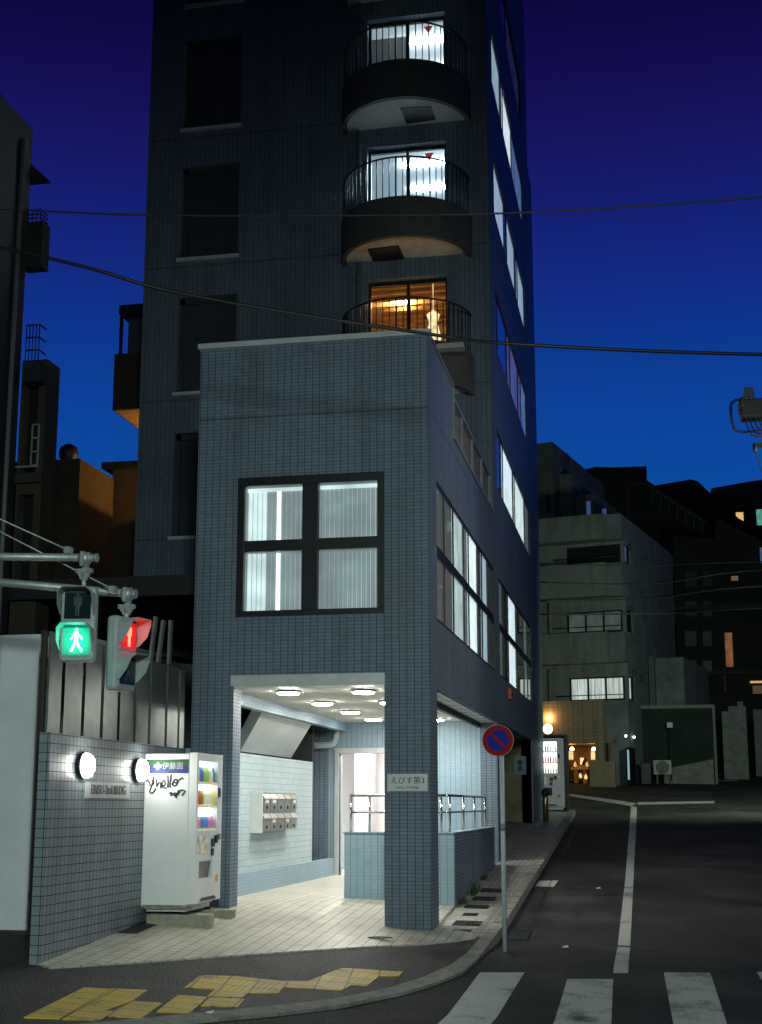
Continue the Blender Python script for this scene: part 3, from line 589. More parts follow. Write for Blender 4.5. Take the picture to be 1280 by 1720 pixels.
# curved balconies
def balcony(z, hatch, zi):
    cx, hw, pr = -4.58, 1.4, 1.38
    n = 40; A = [PI+PI*k/n for k in range(n+1)]
    out = [(cx+hw*math.cos(t), YT+pr*math.sin(t)*.98) for t in A]; inn = [(cx+(hw-.1)*math.cos(t), YT+(pr-.1)*math.sin(t)*.98) for t in A]
    mb = MB(); zb, zt = z-.02, z+.84
    for k in range(n):
        o0, o1, i0, i1 = out[k], out[k+1], inn[k], inn[k+1]
        for q in (((*o0, zb), (*o1, zb), (*o1, zt), (*o0, zt)), ((*i0, zb), (*i1, zb), (*i1, zt), (*i0, zt)), ((*o0, zt), (*o1, zt), (*i1, zt), (*i0, zt)), ((*o0, zb), (*o1, zb), (*i1, zb), (*i0, zb))):
            f = mb.quad(*q); f.smooth = True
    bmesh.ops.remove_doubles(mb.bm, verts=mb.bm.verts, dist=.0005)
    for e in mb.bm.edges:
        if len(e.link_faces) == 2 and e.calc_face_angle(0) > .6: e.smooth = False
    bal = mb.build('balcony', BROWNB, B)
    sl = MB(); sl.prism([(x, y, z+.06) for x, y in inn], (0, 0, .08)); sl.build('slab', SOFF, bal)
    r = MB(); rt = z+1.72
    rp = [(cx+(hw-.05)*math.cos(t), YT+(pr-.05)*math.sin(t)*.98) for t in A]
    r.tube([(x, y, rt) for x, y in rp], .02, 6)
    m_ = 30
    for k in range(1, m_):
        t = PI+PI*k/m_; x, y = cx+(hw-.05)*math.cos(t), YT+(pr-.05)*math.sin(t)*.98
        r.cyl((x, y, zt), (x, y, rt), .012 if k != m_//2 else .02, seg=6)
    r.build('railing', BLACK, bal)
    if hatch:
        h = MB(); P = [onZ(x, y, z+.055) for x, y in hatch]; h.prism(P, (0, 0, -.02)); h.build('escape_hatch', BLACK, bal)
balcony(BALZ[0], None, 0)
balcony(BALZ[1], [(617, 418), (670, 412), (680, 434), (628, 440)], 1)
balcony(BALZ[2], [(672, 181), (724, 178), (732, 200), (683, 207)], 2)
balcony(BALZ[3], None, 3)
mb = MB(); a = onY(734, 576, 24.75); b = onY(779, 584, 24.75); mb.box(a.x, b.x, 24.7, 24.95, b.z, b.z+.1); mb.build('rim_slab', COPING, B)  # pale slab at the front rim of the lowest balcony
# downpipe between balconies
for z0, z1 in ((7.3, 9.95), (10.2, 13.0), (13.2, 16.05), (16.2, 19.1), (19.3, 25)):
    mb = MB(); mb.cyl((-5.62, YT-.08, z0), (-5.62, YT-.08, z1), .055, seg=10)
    for q in (z0+.3, z1-.4): mb.cyl((-5.62, YT-.08, q), (-5.62, YT-.08, q+.05), .07, seg=10)
    mb.build('downpipe', mat('downpipe_blue', (.10, .14, .18), .5) if 'downpipe_blue' not in MATS else MATS['downpipe_blue'], B)
# ---- entrance: ceiling, lintel band, inner walls
cm_ = CEIL.node_tree; gg = cm_.nodes.new('ShaderNodeNewGeometry'); sp = cm_.nodes.new('ShaderNodeSeparateXYZ'); cm_.links.new(gg.outputs['Position'], sp.inputs[0])
q1 = cm_.nodes.new('ShaderNodeMath'); q1.operation = 'DIVIDE'; q1.inputs[1].default_value = .3; cm_.links.new(sp.outputs[1], q1.inputs[0])
q2 = cm_.nodes.new('ShaderNodeMath'); q2.operation = 'FRACT'; cm_.links.new(q1.outputs[0], q2.inputs[0]); q3 = cm_.nodes.new('ShaderNodeMath'); q3.operation = 'LESS_THAN'; q3.inputs[1].default_value = .06; cm_.links.new(q2.outputs[0], q3.inputs[0])
q4 = cm_.nodes.new('ShaderNodeMix'); q4.data_type = 'RGBA'; q4.inputs[6].default_value = (.8, .8, .73, 1); q4.inputs[7].default_value = (.45, .45, .4, 1); cm_.links.new(q3.outputs[0], q4.inputs[0]); cm_.links.new(q4.outputs[2], cm_.nodes['Principled BSDF'].inputs['Base Color'])
mb = MB(); mb.box(-5.85, XC-.36, YC+.3, YT+.13, 3.28, 3.33); mb.build('entrance_ceiling', CEIL, B)
mb = MB(); mb.box(-5.645, -3.452, YC-.012, YC+.3, 3.285, 3.43); mb.box(-5.6, -3.456, YC-.006, YC+.3, 3.265, 3.285); mb.build('lintel_band', PLATE, B)
mb = MB(); mb.box(-5.98, -5.85, 18.26, YT, 3.1, 3.6); mb.build('ceiling_beam', T_LOBBY, B)
mb = MB(); mb.box(XC-.33, XC-.05, 18.5, 26.2, 3.235, 3.249)
mb.mi = 1
for k in range(9): mb.box(XC-.335, XC-.045, 18.9+.85*k, 18.915+.85*k, 3.231, 3.234)
mb.box(XC-.4, XC-.33, 18.5, 26.2, 3.14, 3.249); mb.mi = 2; mb.box(XC-.46, XC-.4, 18.5, 26.2, 3.17, 3.249)
mb.build('beam_soffit', [WHITE, DARK, WHITE], B)
DX0, DX1 = -6.02, -5.08
mb = MB()
mb.wall('Y', 26.4, -7.6, XC-.02, 0, 3.6, [(DX0, DX1, 0, 2.67, .25)], inward=1); mb.wall('X', XC-.03, 26.2, 26.4, 0, 3.28)
mb.build('lobby_wall', T_LOBBY, B)
mb = MB(); f = .09
mb.box(DX0-f, DX0, 26.36, 26.5, LF, 2.77); mb.box(DX1, DX1+f, 26.36, 26.5, LF, 2.77); mb.box(DX0-f, DX1+f, 26.35, 26.5, 2.67, 2.77); mb.build('door_frame', PLATE, B)
mb = MB(); mb.mi = 0
x0, x1, y0, y1, z0, z1 = -6.9, -4.2, 26.6, 29.5, LF, 3.0
mb.quad((x0, y0, z0), (x1, y0, z0), (x1, y1, z0), (x0, y1, z0)); mb.quad((x0, y0, z1), (x1, y0, z1), (x1, y1, z1), (x0, y1, z1)); mb.quad((x0, y1, z0), (x1, y1, z0), (x1, y1, z1), (x0, y1, z1)); mb.quad((x0, y0, z0), (x0, y1, z0), (x0, y1, z1), (x0, y0, z1)); mb.quad((x1, y0, z0), (x1, y1, z0), (x1, y1, z1), (x1, y0, z1))
mb.box(-6.1, -5.75, 28.2, 28.9, z0, z1)
hall = mb.build('hallway', mat('hall_wall', (.85, .83, .81), .7), B, label='bright pinkish white hallway behind the door', fix=False)
mb = MB(); mb.box(-6.0, -5.2, 27.4, 27.6, 2.94, 2.99); mb.build('hall_lamp', emis('hall_lamp', (1, .97, .95), 190), hall)
mb = MB(); mb.box(-5.62, -5.25, 29.4, 29.47, 1.55, 2.3); mb.build('notice_board', GREYM, hall)
mb = MB(); mb.box(-7.6, -6.2, 18.5, 24.9, 0, 2.45); mb.build('mailbox_wall', T_WHITE, B)
mb = MB(); mb.box(-6.18, -6.1, 18.5, 26.38, 0, .62); mb.build('ledge', T_LOBBY, B)
# stair flight seen from below behind the mailbox wall
mb = MB(); P = [onX(445, 1188, -5.99), onX(528, 1209, -5.99), onX(489, 1273, -6.75), onX(404, 1262, -6.75)]
mb.prism(P, (-.12, 0, .14)); mb.mi = 1; mb.build('stair_soffit', [WHITE], B)
mb = MB(); mb.box(-7.6, -7.5, 18.3, 26.4, 2.45, 3.8); mb.box(-7.6, -6.75, 26.3, 26.38, 2.4, 3.6); mb.box(-7.6, -5.98, 18.3, 26.35, 3.6, 3.65); mb.build('stairwell_wall', DARK, B)
mb = MB(); mb.tube([(-6.05, 26.2, 3.5), (-6.05, 26.2, 2.95), (-6.1, 26.18, 2.86), (-6.2, 26.15, 2.82), (-7.0, 26.1, 2.82)], .07, 10); mb.build('drain_pipe', mat('pipe_pale_blue', (.3, .38, .42), .5), B)
# low tiled wall round the ramp
mb = MB(); mb.box(-4.5, XC-.004, 20.1, 20.26, -.2, 1.235); mb.mi = 1; mb.box(XC-.16, XC-.002, 20.104, 25.5, -.2, 1.234)
lw = mb.build('low_wall', [T_LOBBY, T_FRONT], B)  # front takes the paler tile to imitate light bounced off the floor
mb = MB(); mb.box(-4.52, XC+.015, 20.08, 20.28, 1.235, 1.25); mb.box(XC-.18, XC+.015, 20.28, 25.52, 1.235, 1.25); mb.build('cap', T_LOBBY, lw)
hr = thing('handrail', 'two-bar stainless handrail standing on the low tiled ramp wall', 'handrail', (-3.0, 20.18, 1.25))
mb = MB(); mb.tube([(-4.43, 20.18, 1.79), (-3.0, 20.18, 1.79), (-2.92, 20.25, 1.79), (-2.92, 24.9, 1.79)], .021, 8); mb.build('top_rail', CHROME, hr)
mb = MB(); mb.tube([(-4.43, 20.18, 1.54), (-3.0, 20.18, 1.54), (-2.92, 20.25, 1.54), (-2.92, 24.9, 1.54)], .015, 8); mb.build('lower_rail', CHROME, hr)
for x, y in [(-4.42, 20.18), (-4.13, 20.18), (-3.85, 20.18), (-3.45, 20.18), (-3.03, 20.18), (-2.92, 20.3), (-2.92, 21.85), (-2.92, 23.3), (-2.92, 24.85)]:
    mb = MB(); mb.cyl((x, y, 1.25), (x, y, 1.78), .019, seg=8); mb.build('post', CHROME, hr)
# garage interior
mb = MB(); mb.mi = 0
GX = -4.15
mb.quad((GX, 34.7, 0), (XC-.05, 34.7, 0), (XC-.05, 34.7, 3.3), (GX, 34.7, 3.3)); mb.quad((GX, 26.7, 0), (GX, 34.7, 0), (GX, 34.7, 3.3), (GX, 26.7, 3.3)); mb.quad((GX, 26.7, 3.3), (XC-.3, 26.7, 3.3), (XC-.3, 34.7, 3.3), (GX, 34.7, 3.3)); mb.quad((GX, 26.7, 0), (XC-.3, 26.7, 0), (XC-.3, 26.7, 3.3), (GX, 26.7, 3.3))
mb.build('garage_wall', mat('garage_render', (.20, .19, .12), .85, var=.45, vscale=1.5), B, fix=False)
# bay balcony sticking out of the tower's far left side
mb = MB(); a = onY(195, 597, 30); b = onY(198, 690, 30)
mb.box(a.x, XT, 29.9, 34, b.z, a.z+.0); bay = mb.build('side_balcony', mat('bay_brown', (.05, .035, .02), .7), B)
c = onY(203, 515, 30); d = onY(203, 530, 30)
mb = MB(); mb.box(c.x, XT, 29.9, 34, d.z, c.z); mb.box(c.x+.02, c.x+.09, 29.92, 29.99, a.z, d.z); mb.box(XT-.6, XT-.5, 29.92, 34, a.z, d.z+1.1); mb.build('canopy', DARK, bay)
mb = MB(); mb.box(a.x+.05, XT, 29.95, 33.95, b.z-.012, b.z-.002); mb.build('underside', ORANGE_W, bay)  # sheet coloured orange for the alley lamplight from below
mb = MB(); mb.box(c.x+.1, XT-.62, 30.3, 30.33, a.z, d.z); mb.build('screen', mat('screen_grey', (.08, .09, .13), .4), bay)

# ceiling lamps (things)
LAMP = emis('ceiling_lamp_disc', (1.0, .985, .90), 142)
def ceiling_lamp(x, y, label):
    t = thing('ceiling_lamp', label, 'ceiling lamp', (x, y, 3.28), 0, 'round ceiling lamps of the entrance')
    mb = MB(); mb.lathe((x, y, 3.279), (0, 0, -1), [(.165, 0), (.175, .01), (.175, .028), (.165, .032)], 28); mb.build('rim', GREYM, t)
    mb = MB(); mb.lathe((x, y, 3.247), (0, 0, -1), [(.16, 0), (.155, .012), (.13, .02), (.02, .022)], 28); mb.build('diffuser', LAMP, t)
for x, y, l in [(-5.05, 18.78, 'round white ceiling lamp nearest the left pillar, front left of the entrance ceiling'), (-5.05, 20.9, 'second round lamp of the left row on the entrance ceiling'), (-5.05, 23.0, 'third round lamp of the left row on the entrance ceiling'), (-5.05, 25.05, 'round lamp of the left row above the glass door'),
                (-3.95, 18.85, 'round white ceiling lamp front right, just left of the corner pillar top'), (-3.95, 20.95, 'round ceiling lamp half hidden behind the corner pillar'), (-3.9, 25.35, 'small far round lamp seen right of the corner pillar')]:
    ceiling_lamp(x, y, l)
# mailboxes
mbx = thing('mailbox_cabinet', 'steel cabinet of ten mailboxes in two rows on the white tiled wall', 'mailboxes', (-6.1, 22.5, 1.2))
ya, yb = onX(442, 1331, -6.0).y, onX(499, 1333, -6.0).y
za, zb = onX(442, 1331, -6.0).z, onX(442, 1396, -6.0).z
mb = MB(); mb.box(-6.2, -6.02, ya, yb, zb, za); mb.build('cabinet', MAILB, mbx)
mb = MB(); mb.box(-6.2, -6.0, ya-.03, ya-.004, zb-.03, za+.02); mb.build('end_plate', WHITE, mbx)
LBL = mat('paper_label', (.8, .8, .78), .7)
zm = (za+zb)/2; wd = (yb-ya)/5
for r_ in range(2):
    for i in range(5):
        y0 = ya+wd*i; z0, z1 = (zm+.02, za-.02) if r_ == 0 else (zb+.01, zm-.03)
        k = MB(); k.box(-6.02, -5.995, y0+.015, y0+wd-.015, z0, z1-.08); k.prism([(-6.02, y0+.015, z1), (-5.97, y0+.015, z1-.075), (-6.02, y0+.015, z1-.075)], (0, wd-.03, 0))
        door = k.build('mailbox_door', MAILB, mbx)
        k = MB(); k.cyl((-5.995, y0+wd*.5, z0+.05), (-5.98, y0+wd*.5, z0+.05), .03, seg=10); k.build('lock', BLACK, door)
        if (r_, i) in ((0, 0), (0, 1), (0, 4), (1, 1), (1, 3)):
            k = MB(); k.box(-5.994, -5.991, y0+wd*.3, y0+wd*.75, z0+.12, z0+.17); k.build('name_label', LBL, door)
# building name plate on corner pillar
pl = thing('name_plate', 'brushed steel name plate with black lettering on the corner pillar', 'name plate', (-3.14, YC, 1.95))
a, b = onY(651, 1300, YC), onY(719, 1329, YC)
mb = MB(); mb.box(a.x, b.x, YC-.025, YC-.002, b.z, a.z); mb.build('plate', PLATE, pl, bevel=.004)
INK = mat('black_lettering', (.02, .02, .025), .5)
RXm = Matrix.Rotation(PI/2, 4, 'X')
text_mesh('えびす第3', .105, Matrix.Translation(((a.x+b.x)/2, YC-.027, (a.z*.6+b.z*.4))) @ RXm, 'lettering', INK, pl)
text_mesh('Yebisu 3rd Bldg.', .045, Matrix.Translation(((a.x+b.x)/2, YC-.027, (a.z*.22+b.z*.78))) @ RXm, 'lettering', INK, pl, sx=1.1)
# alarm box and wall poster
al = thing('alarm_box', 'small red alarm box on the dark side wall above the garage opening', 'alarm box', (XC, 28.6, 3.9))
mb = MB(); mb.box(XC, XC+.08, 28.45, 28.75, 3.86, 4.1); mb.build('housing', mat('alarm_red', (.35, .03, .01), .4), al, bevel=.01)
mb = MB(); mb.cyl((XC+.08, 28.6, 3.98), (XC+.1, 28.6, 3.98), .05); mb.build('button', DARK, al)
ps = thing('wall_notice', 'pale notice with a dark figure drawing inside the garage opening', 'notice', (-3.2, 34.6, 2.2))
a, b = onY(863, 1270, 34.65), onY(884, 1301, 34.65)
mb = MB(); mb.box(a.x, b.x, 34.66, 34.69, b.z, a.z); mb.build('sheet', mat('notice_blue', (.16, .26, .32), .6), ps)
mb = MB(); cx, cz = (a.x+b.x)/2, (a.z+b.z)/2
mb.lathe((cx, 34.655, cz+.07), (0, -1, 0), [(.075, 0), (.07, .003)], 14); mb.prism([(cx-.08, 34.652, cz-.16), (cx-.03, 34.652, cz), (cx+.03, 34.652, cz), (cx+.08, 34.652, cz-.16), (cx+.02, 34.652, cz-.12), (cx, 34.652, cz-.18), (cx-.02, 34.652, cz-.12)], (0, -.003, 0)); mb.build('figure_drawing', INK, ps)

# ------------------------------------------------------------------ tiled wall with globe lamps
ew = thing('tiled_wall', 'free-standing grey square-tiled wall with two oval lamps left of the entrance', 'wall', (-6.3, 15.7, 0))
mb = MB(); mb.box(-6.4, -6.27, 13.5, 17.88, -.4, 2.42); mb.build('wall_body', T_WALL, ew, bevel=.004)
GLOBE = emis('wall_globe', (1.0, 1.0, .90), 34)
for (x, y, l) in ((146, 1286, 'oval wall lamp at the left end, above the raised name plate'), (238, 1294, 'oval wall lamp half hidden behind the drinks machine')):
    p = onX(x, y, -6.2); t = thing('wall_lamp', l, 'wall lamp', (-6.27, p.y, p.z), 0, 'oval lamps on the tiled wall')
    mb = MB(); mb.lathe((-6.269, p.y, p.z), (1, 0, 0), [(.14, 0), (.152, .02), (.148, .05)], 28); mb.build('ring', DARK, t)
    mb = MB(); mb.lathe((-6.215, p.y, p.z), (1, 0, 0), [(.138, 0), (.135, .035), (.11, .07), (.06, .09), (.01, .098)], 28); mb.build('globe', GLOBE, t)
    mb = MB(); mb.box(-6.21, -6.12, p.y+.02, p.y+.032, p.z-.14, p.z-.02); mb.build('guard', DARK, t)
a, b = onX(147, 1313, -6.24), onX(219, 1341, -6.24)
pl = thing('wall_sign', 'steel sign plate with raised letters between the two oval lamps', 'sign', (-6.25, (a.y+b.y)/2, b.z))
mb = MB(); mb.box(-6.268, -6.255, a.y, b.y, b.z+.0, a.z); mb.build('plate', PLATE, pl)
RXZ = Matrix.Rotation(PI/2, 4, 'Z') @ RXm
text_mesh('EBISU-3rd BLDG', .155, Matrix.Translation((-6.25, (a.y+b.y)/2, (a.z+b.z)/2)) @ RXZ, 'lettering', mat('raised_letter', (.15, .15, .16), .4, .6), pl, ext=.004, sx=.98)

# metal panel fence behind it
mf = thing('metal_fence', 'tall fence of glossy vertical sheet-metal panels behind the tiled wall', 'fence', (-6.62, 16, 0))
PAN = mat('sheet_metal', (.22, .24, .22), .42, .55, var=.3, vscale=2.5)
ys = [14.08]+[onX(x, 1180, -6.6).y for x in (105, 140, 172, 200, 227, 252, 280, 301)]+[18.75]
for i in range(len(ys)-1):
    k = MB(); k.box(-6.63, -6.6, ys[i]+.045, ys[i+1]-.045, -.2, 3.6); k.build('panel', PAN, mf)
k = MB()
for y in ys: k.box(-6.68, -6.64, y-.05, y+.05, -.2, 3.6)
k.box(-6.72, -6.68, 14.1, 18.75, .6, .7); k.box(-6.72, -6.68, 14.1, 18.75, 3.2, 3.3); k.build('frame', mat('rib_brown', (.035, .025, .022), .6), mf)
# white hoarding at the far left
hd = thing('white_hoarding', 'plain white panel hoarding at the left edge, raised on a dark base', 'hoarding', (-7.6, 14.6, 0))
mb = MB(); mb.box(-9.0, -7.67, 15.0, 15.55, .21, 3.69); mb.box(-7.655, -7.16, 15.0, 15.55, .21, 3.69); mb.build('panel', mat('hoarding_white', (.80, .82, .86), .6, var=.12, vscale=1.5), hd, bevel=.006)
mb = MB(); mb.box(-9.0, -7.1, 14.92, 15.5, -.5, .205); mb.build('base', WOOD, hd)
# dark roofed shed behind fence and clutter
sh = thing('lean_to_shed', 'dark open-sided shed roof behind the metal fence', 'shed', (-8, 21, 0))
mb = MB(); mb.box(-11.5, -6.3, 19.9, 25.5, 5.02, 5.2); mb.box(-11.5, -6.3, 19.85, 19.9, 4.92, 5.24); mb.build('roof', DARK, sh)
mb = MB(); mb.box(-11.5, -6.35, 25.5, 25.6, 0, 5.0); mb.build('dark_backing', mat('shed_void', (.02, .03, .03), .8), sh)  # dark sheet added to stand for the shade under the roof
for x in (-11.3, -8.6, -6.5):
    mb = MB(); mb.box(x-.05, x+.05, 20.0, 20.1, 0, 5.0); mb.build('post', DARK, sh)
PAL = mat('weathered_board', (.30, .29, .27), .7, var=.4)
for i, (x0, y0, x1, y1, l) in enumerate([(262, 1140, 275, 1042, 'leaning pale board nearest the red signal'), (283, 1140, 287, 1042, 'upright pinkish board behind the metal fence'), (250, 1132, 262, 1036, 'short board beside the red signal hood')]):
    a, b = onX(x0, y0, -7.0), onX(x1, y1, -7.0); k = MB(); k.obox((a+b)/2, b-a, (0, 1, 0), (b-a).cross(Vector((0, 1, 0))), (b-a).length/2, .05, .02); o = recenter(k.build('board', PAL)); prop(o, l, 'board', 'boards stacked behind the fence')
a, b = onX(160, 1078, -7.3), onX(320, 1112, -7.3)
k = MB(); k.cyl(a, b, .045); o = recenter(k.build('pipe', GALV)); prop(o, 'grey pipe lying level across the top behind the metal fence', 'pipe')

# ------------------------------------------------------------------ drinks machines
CAN = [(.75, .1, .05), (.1, .45, .12), (.9, .55, .1), (.1, .25, .65), (.85, .85, .8), (.45, .22, .08), (.5, .7, .2), (.7, .3, .45), (.05, .3, .25), (.95, .8, .2)]
CANM = [emis('can_%d' % i, tuple(c), .25, base=c) for i, c in enumerate(CAN)]
def vending(name, label, loc, rz, W, D, H, lit, deco, seed, group):
    """local frame: front faces -y, x across, z up"""
    rnd = random.Random(seed)
    t = thing(name, label, 'vending machine', loc, rz, group)
    body = mat('machine_white_%d' % seed, (.82, .84, .84), .35, var=.06, vscale=1.5)
    mb = MB(); mb.box(-W/2, W/2, .1, D, .06, H-.01); mb.box(-W/2+.05, W/2-.05, .12, D-.05, 0, .06); mb.build('cabinet', body, t, local=True, bevel=.012)
    # front door with openings
    dx0, dx1, dz0, dz1 = -W/2+.07, W/2-.2, H*.50, H-.1
    mb = MB(); mb.wall('Y', 0, -W/2, W/2, .1, H, [(dx0, dx1, dz0, dz1, .09), (-W/2+.16, W/2-.36, H*.20, H*.31, .08)]); mb.quad((-W/2, 0, .1), (-W/2, .1, .1), (-W/2, .1, H), (-W/2, 0, H)); mb.quad((W/2, 0, .1), (W/2, .1, .1), (W/2, .1, H), (W/2, 0, H)); mb.quad((-W/2, 0, H), (W/2, 0, H), (W/2, .1, H), (-W/2, .1, H)); mb.quad((-W/2, 0, .1), (W/2, 0, .1), (W/2, .1, .1), (-W/2, .1, .1))
    mb.build('front_door', body, t, local=True)
    mb = MB(); mb.quad((dx0, .088, dz0), (dx1, .088, dz0), (dx1, .088, dz1), (dx0, .088, dz1)); mb.build('backlight', emis('display_light_%d' % seed, (.95, 1, .96), lit), t, local=True)
    rows = 3; rh = (dz1-dz0)/rows
    for r_ in range(rows):
        z = dz0+rh*r_
        mb = MB(); mb.box(dx0, dx1, .01, .085, z+.0, z+.035); sh_ = mb.build('shelf', body, t, local=True)
        mb = MB(); n = 10
        for i in range(n): mb.mi = rnd.choice([0, 0, 1]); x = dx0+(dx1-dx0)*(i+.5)/n; mb.box(x-.025, x+.025, .002, .009, z+.004, z+.03)
        mb.build('buttons', [emis('button_orange_%d%d' % (seed, r_), (1, .45, .15), .8), emis('button_green_%d%d' % (seed, r_), (.3, 1, .5), .6)], sh_, local=True)
        i = 0; c = rnd.randrange(10)
        while i < n:
            for _ in range(rnd.choice([1, 2, 3])):
                if i >= n: break
                x = dx0+(dx1-dx0)*(i+.5)/n; hgt = rh*(.62 if r_ else .5); rr = .028
                mb = MB(); mb.lathe((x, .055, z+.037), (0, 0, 1), [(rr*.9, 0), (rr, .01), (rr, hgt*.62), (rr*.45, hgt*.85), (rr*.45, hgt)], 10); mb.build('drink_sample', CANM[c], t, local=True); i += 1
            c = rnd.randrange(10)
    mb = MB(); mb.quad((dx0, .004, dz0), (dx1, .004, dz0), (dx1, .004, dz1), (dx0, .004, dz1)); mb.build('display_glass', GLASS, t, local=True)
    # poster, coin panel, pickup flap, kick plate
    mb = MB(); mb.box(dx0+.0, dx0+.4, -.004, -.001, H*.36, H*.47); mb.build('poster', emis('machine_poster_%d' % seed, (.8, .75, .45), .25, .9, 12), t, local=True)
    mb = MB(); mb.box(W/2-.42, W/2-.32, -.02, -.001, H*.40, H*.45); mb.box(W/2-.30, W/2-.22, -.03, -.001, H*.42, H*.47); mb.box(W/2-.42, W/2-.34, -.015, -.001, H*.34, H*.385); mb.build('coin_panel', BLACK, t, local=True)
    mb = MB(); mb.cyl((W/2-.15, -.001, H*.46), (W/2-.15, -.03, H*.46), .04); mb.build('lock', BRASS, t, local=True)
    mb = MB(); mb.box(W/2-.17, W/2-.12, -.02, -.001, H*.72, H*.78); mb.build('card_reader', BLACK, t, local=True)
    mb = MB(); mb.cyl((W/2-.17, -.001, H*.19), (W/2-.17, -.004, H*.19), .05, seg=16); mb.build('sticker', mat('sticker_orange_%d' % seed, (.7, .32, .05), .5), t, local=True)
    mb = MB(); mb.quad((-W/2+.16, .05, H*.20), (W/2-.36, .05, H*.20), (W/2-.36, .02, H*.31), (-W/2+.16, .02, H*.31)); mb.build('pickup_flap', mat('flap_%d' % seed, (.08, .08, .085), .25), t, local=True)
    mb = MB(); mb.prism([(-W/2+.2, -.002, .12), (W/2-.2, -.002, .12), (W/2-.28, -.002, .16), (-W/2+.28, -.002, .16)], (0, -.01, 0)); mb.build('kick_notch', DARK, t, local=True)
    for xx in (-W/2+.08, W/2-.08):
        mb = MB(); mb.box(xx-.03, xx+.03, .1, .18, -.03, .0); mb.build('foot', BLACK, t, local=True)
    return t
VX, VY = -5.575, 16.87
vm = vending('vending_machine', 'white drinks machine seen side-on with green and blue band and black graffiti', (VX, VY, .335), PI/2, 1.05, .70, 1.97, 2.6, True, 3, 'drinks vending machines')
# band, logo, lettering and graffiti on the side panel (world plane facing -Y at Y = VY-W/2)
ys_ = VY-.525-.001
x0, x1 = -6.26, -5.69
zt = .335+1.97
GRN = mat('band_green', (.01, .10, .025), .6); BLU = mat('band_blue', (.012, .03, .18), .6)
mb = MB(); mb.box(x0, x1, ys_-.003, ys_, zt-.185, zt-.085); mb.mi = 1; mb.box(x0, x1, ys_-.0045, ys_-.003, zt-.26, zt-.165); mb.build('side_band', [GRN, BLU], vm)
LG = mat('logo_white', (.42, .46, .45), .6)
mb = MB()
for dx, dz in ((0, .026), (.034, 0), (-.034, 0), (0, -.026)): mb.lathe((x0+.16+dx, ys_-.005, zt-.17+dz), (0, -1, 0), [(.022, 0), (.022, .002)], 14)
mb.build('logo', LG, vm)
text_mesh('伊藤園', .095, Matrix.Translation((x0+.36, ys_-.006, zt-.172)) @ RXm, 'lettering', LG, vm)
GS = [[(0, .05), (.02, .0), (.05, .02), (.045, .09), (.03, .0), (.01, -.05), (.04, -.06), (.07, -.02)], [(.07, .06), (.075, -.01), (.09, .03), (.11, .03), (.112, -.02)], [(.12, .0), (.15, .01), (.145, .05), (.12, .04), (.125, -.01), (.16, -.015)], [(.17, .09), (.175, .03), (.17, -.01), (.18, .0)], [(.20, .1), (.19, .0), (.2, -.01)], [(.22, .04), (.21, .01), (.24, .0), (.26, .03), (.25, .06), (.22, .05), (.24, .02), (.29, .07), (.31, .06)],
      [(.19, -.06), (.21, -.05), (.2, -.08), (.23, -.06)], [(.24, -.05), (.235, -.09), (.26, -.05), (.25, -.1)], [(.27, -.03), (.26, -.08), (.29, -.03), (.33, -.04), (.3, -.08)]]
mb = MB()
for s_ in GS:
    P = [(x0+.04+a*1.5, ys_-.004, zt-.42+b*1.5) for a, b in s_]
    # smooth the stroke
    Q = []
    for i in range(len(P)-1):
        for k in range(4): Q.append(Vector(P[i]).lerp(Vector(P[i+1]), k/4))
    Q.append(Vector(P[-1])); Q = [Q[0]]+[(Q[i-1]+Q[i]*2+Q[i+1])/4 for i in range(1, len(Q)-1)]+[Q[-1]]
    mb.tube(Q, .0095, 5)
mb.build('graffiti', INK, vm)
mb = MB(); mb.box(-6.25, -5.6, ys_-.004, ys_, .37, .42); mb.build('grime_strip', mat('grime', (.25, .24, .2), .8, var=.6, vscale=12), vm)
# concrete blocks under it
BLK = mat('block_concrete', (.36, .34, .26), .85, var=.3, vscale=8, bump=.5)
for (x0b, x1b, y0b, y1b, zb, l) in [(-6.2, -5.36, 16.36, 16.52, .09, 'long concrete block sticking out under the near side of the drinks machine'), (-6.1, -5.33, 17.18, 17.34, .13, 'concrete block under the far side of the drinks machine by the pillar')]:
    mb = MB(); mb.box(x0b, x1b, y0b, y1b, zb, .305)
    o = recenter(mb.build('concrete_block', BLK, bevel=.008)); prop(o, l, 'concrete block', 'blocks under the drinks machine')
mb = MB(); mb.box(-5.75, -5.43, 16.56, 16.72, .1, .305); o = recenter(mb.build('concrete_block', BLK, bevel=.008)); prop(o, 'short concrete block beside the near long one', 'concrete block', 'blocks under the drinks machine')
# second machine up the street, facing the camera side
gz = g(-2.75, 39.2)
v2 = vending('vending_machine', 'brightly lit white drinks machine behind the building, up the side street', (-2.78, 38.95, gz+.02), 0, 1.0, .7, 2.03, 3.2, False, 5, 'drinks vending machines')
cb = thing('machine_surround', 'dark upright frame right behind the far drinks machine', 'frame', (-2.2, 39.6, gz))
mb = MB(); mb.box(-2.26, -2.2, 38.9, 39.7, gz-.1, gz+2.1); mb.box(-3.3, -2.2, 39.7, 39.76, gz-.1, gz+2.15); mb.box(-3.3, -2.2, 38.9, 39.76, gz+2.1, gz+2.15); mb.build('panel', DARK, cb)

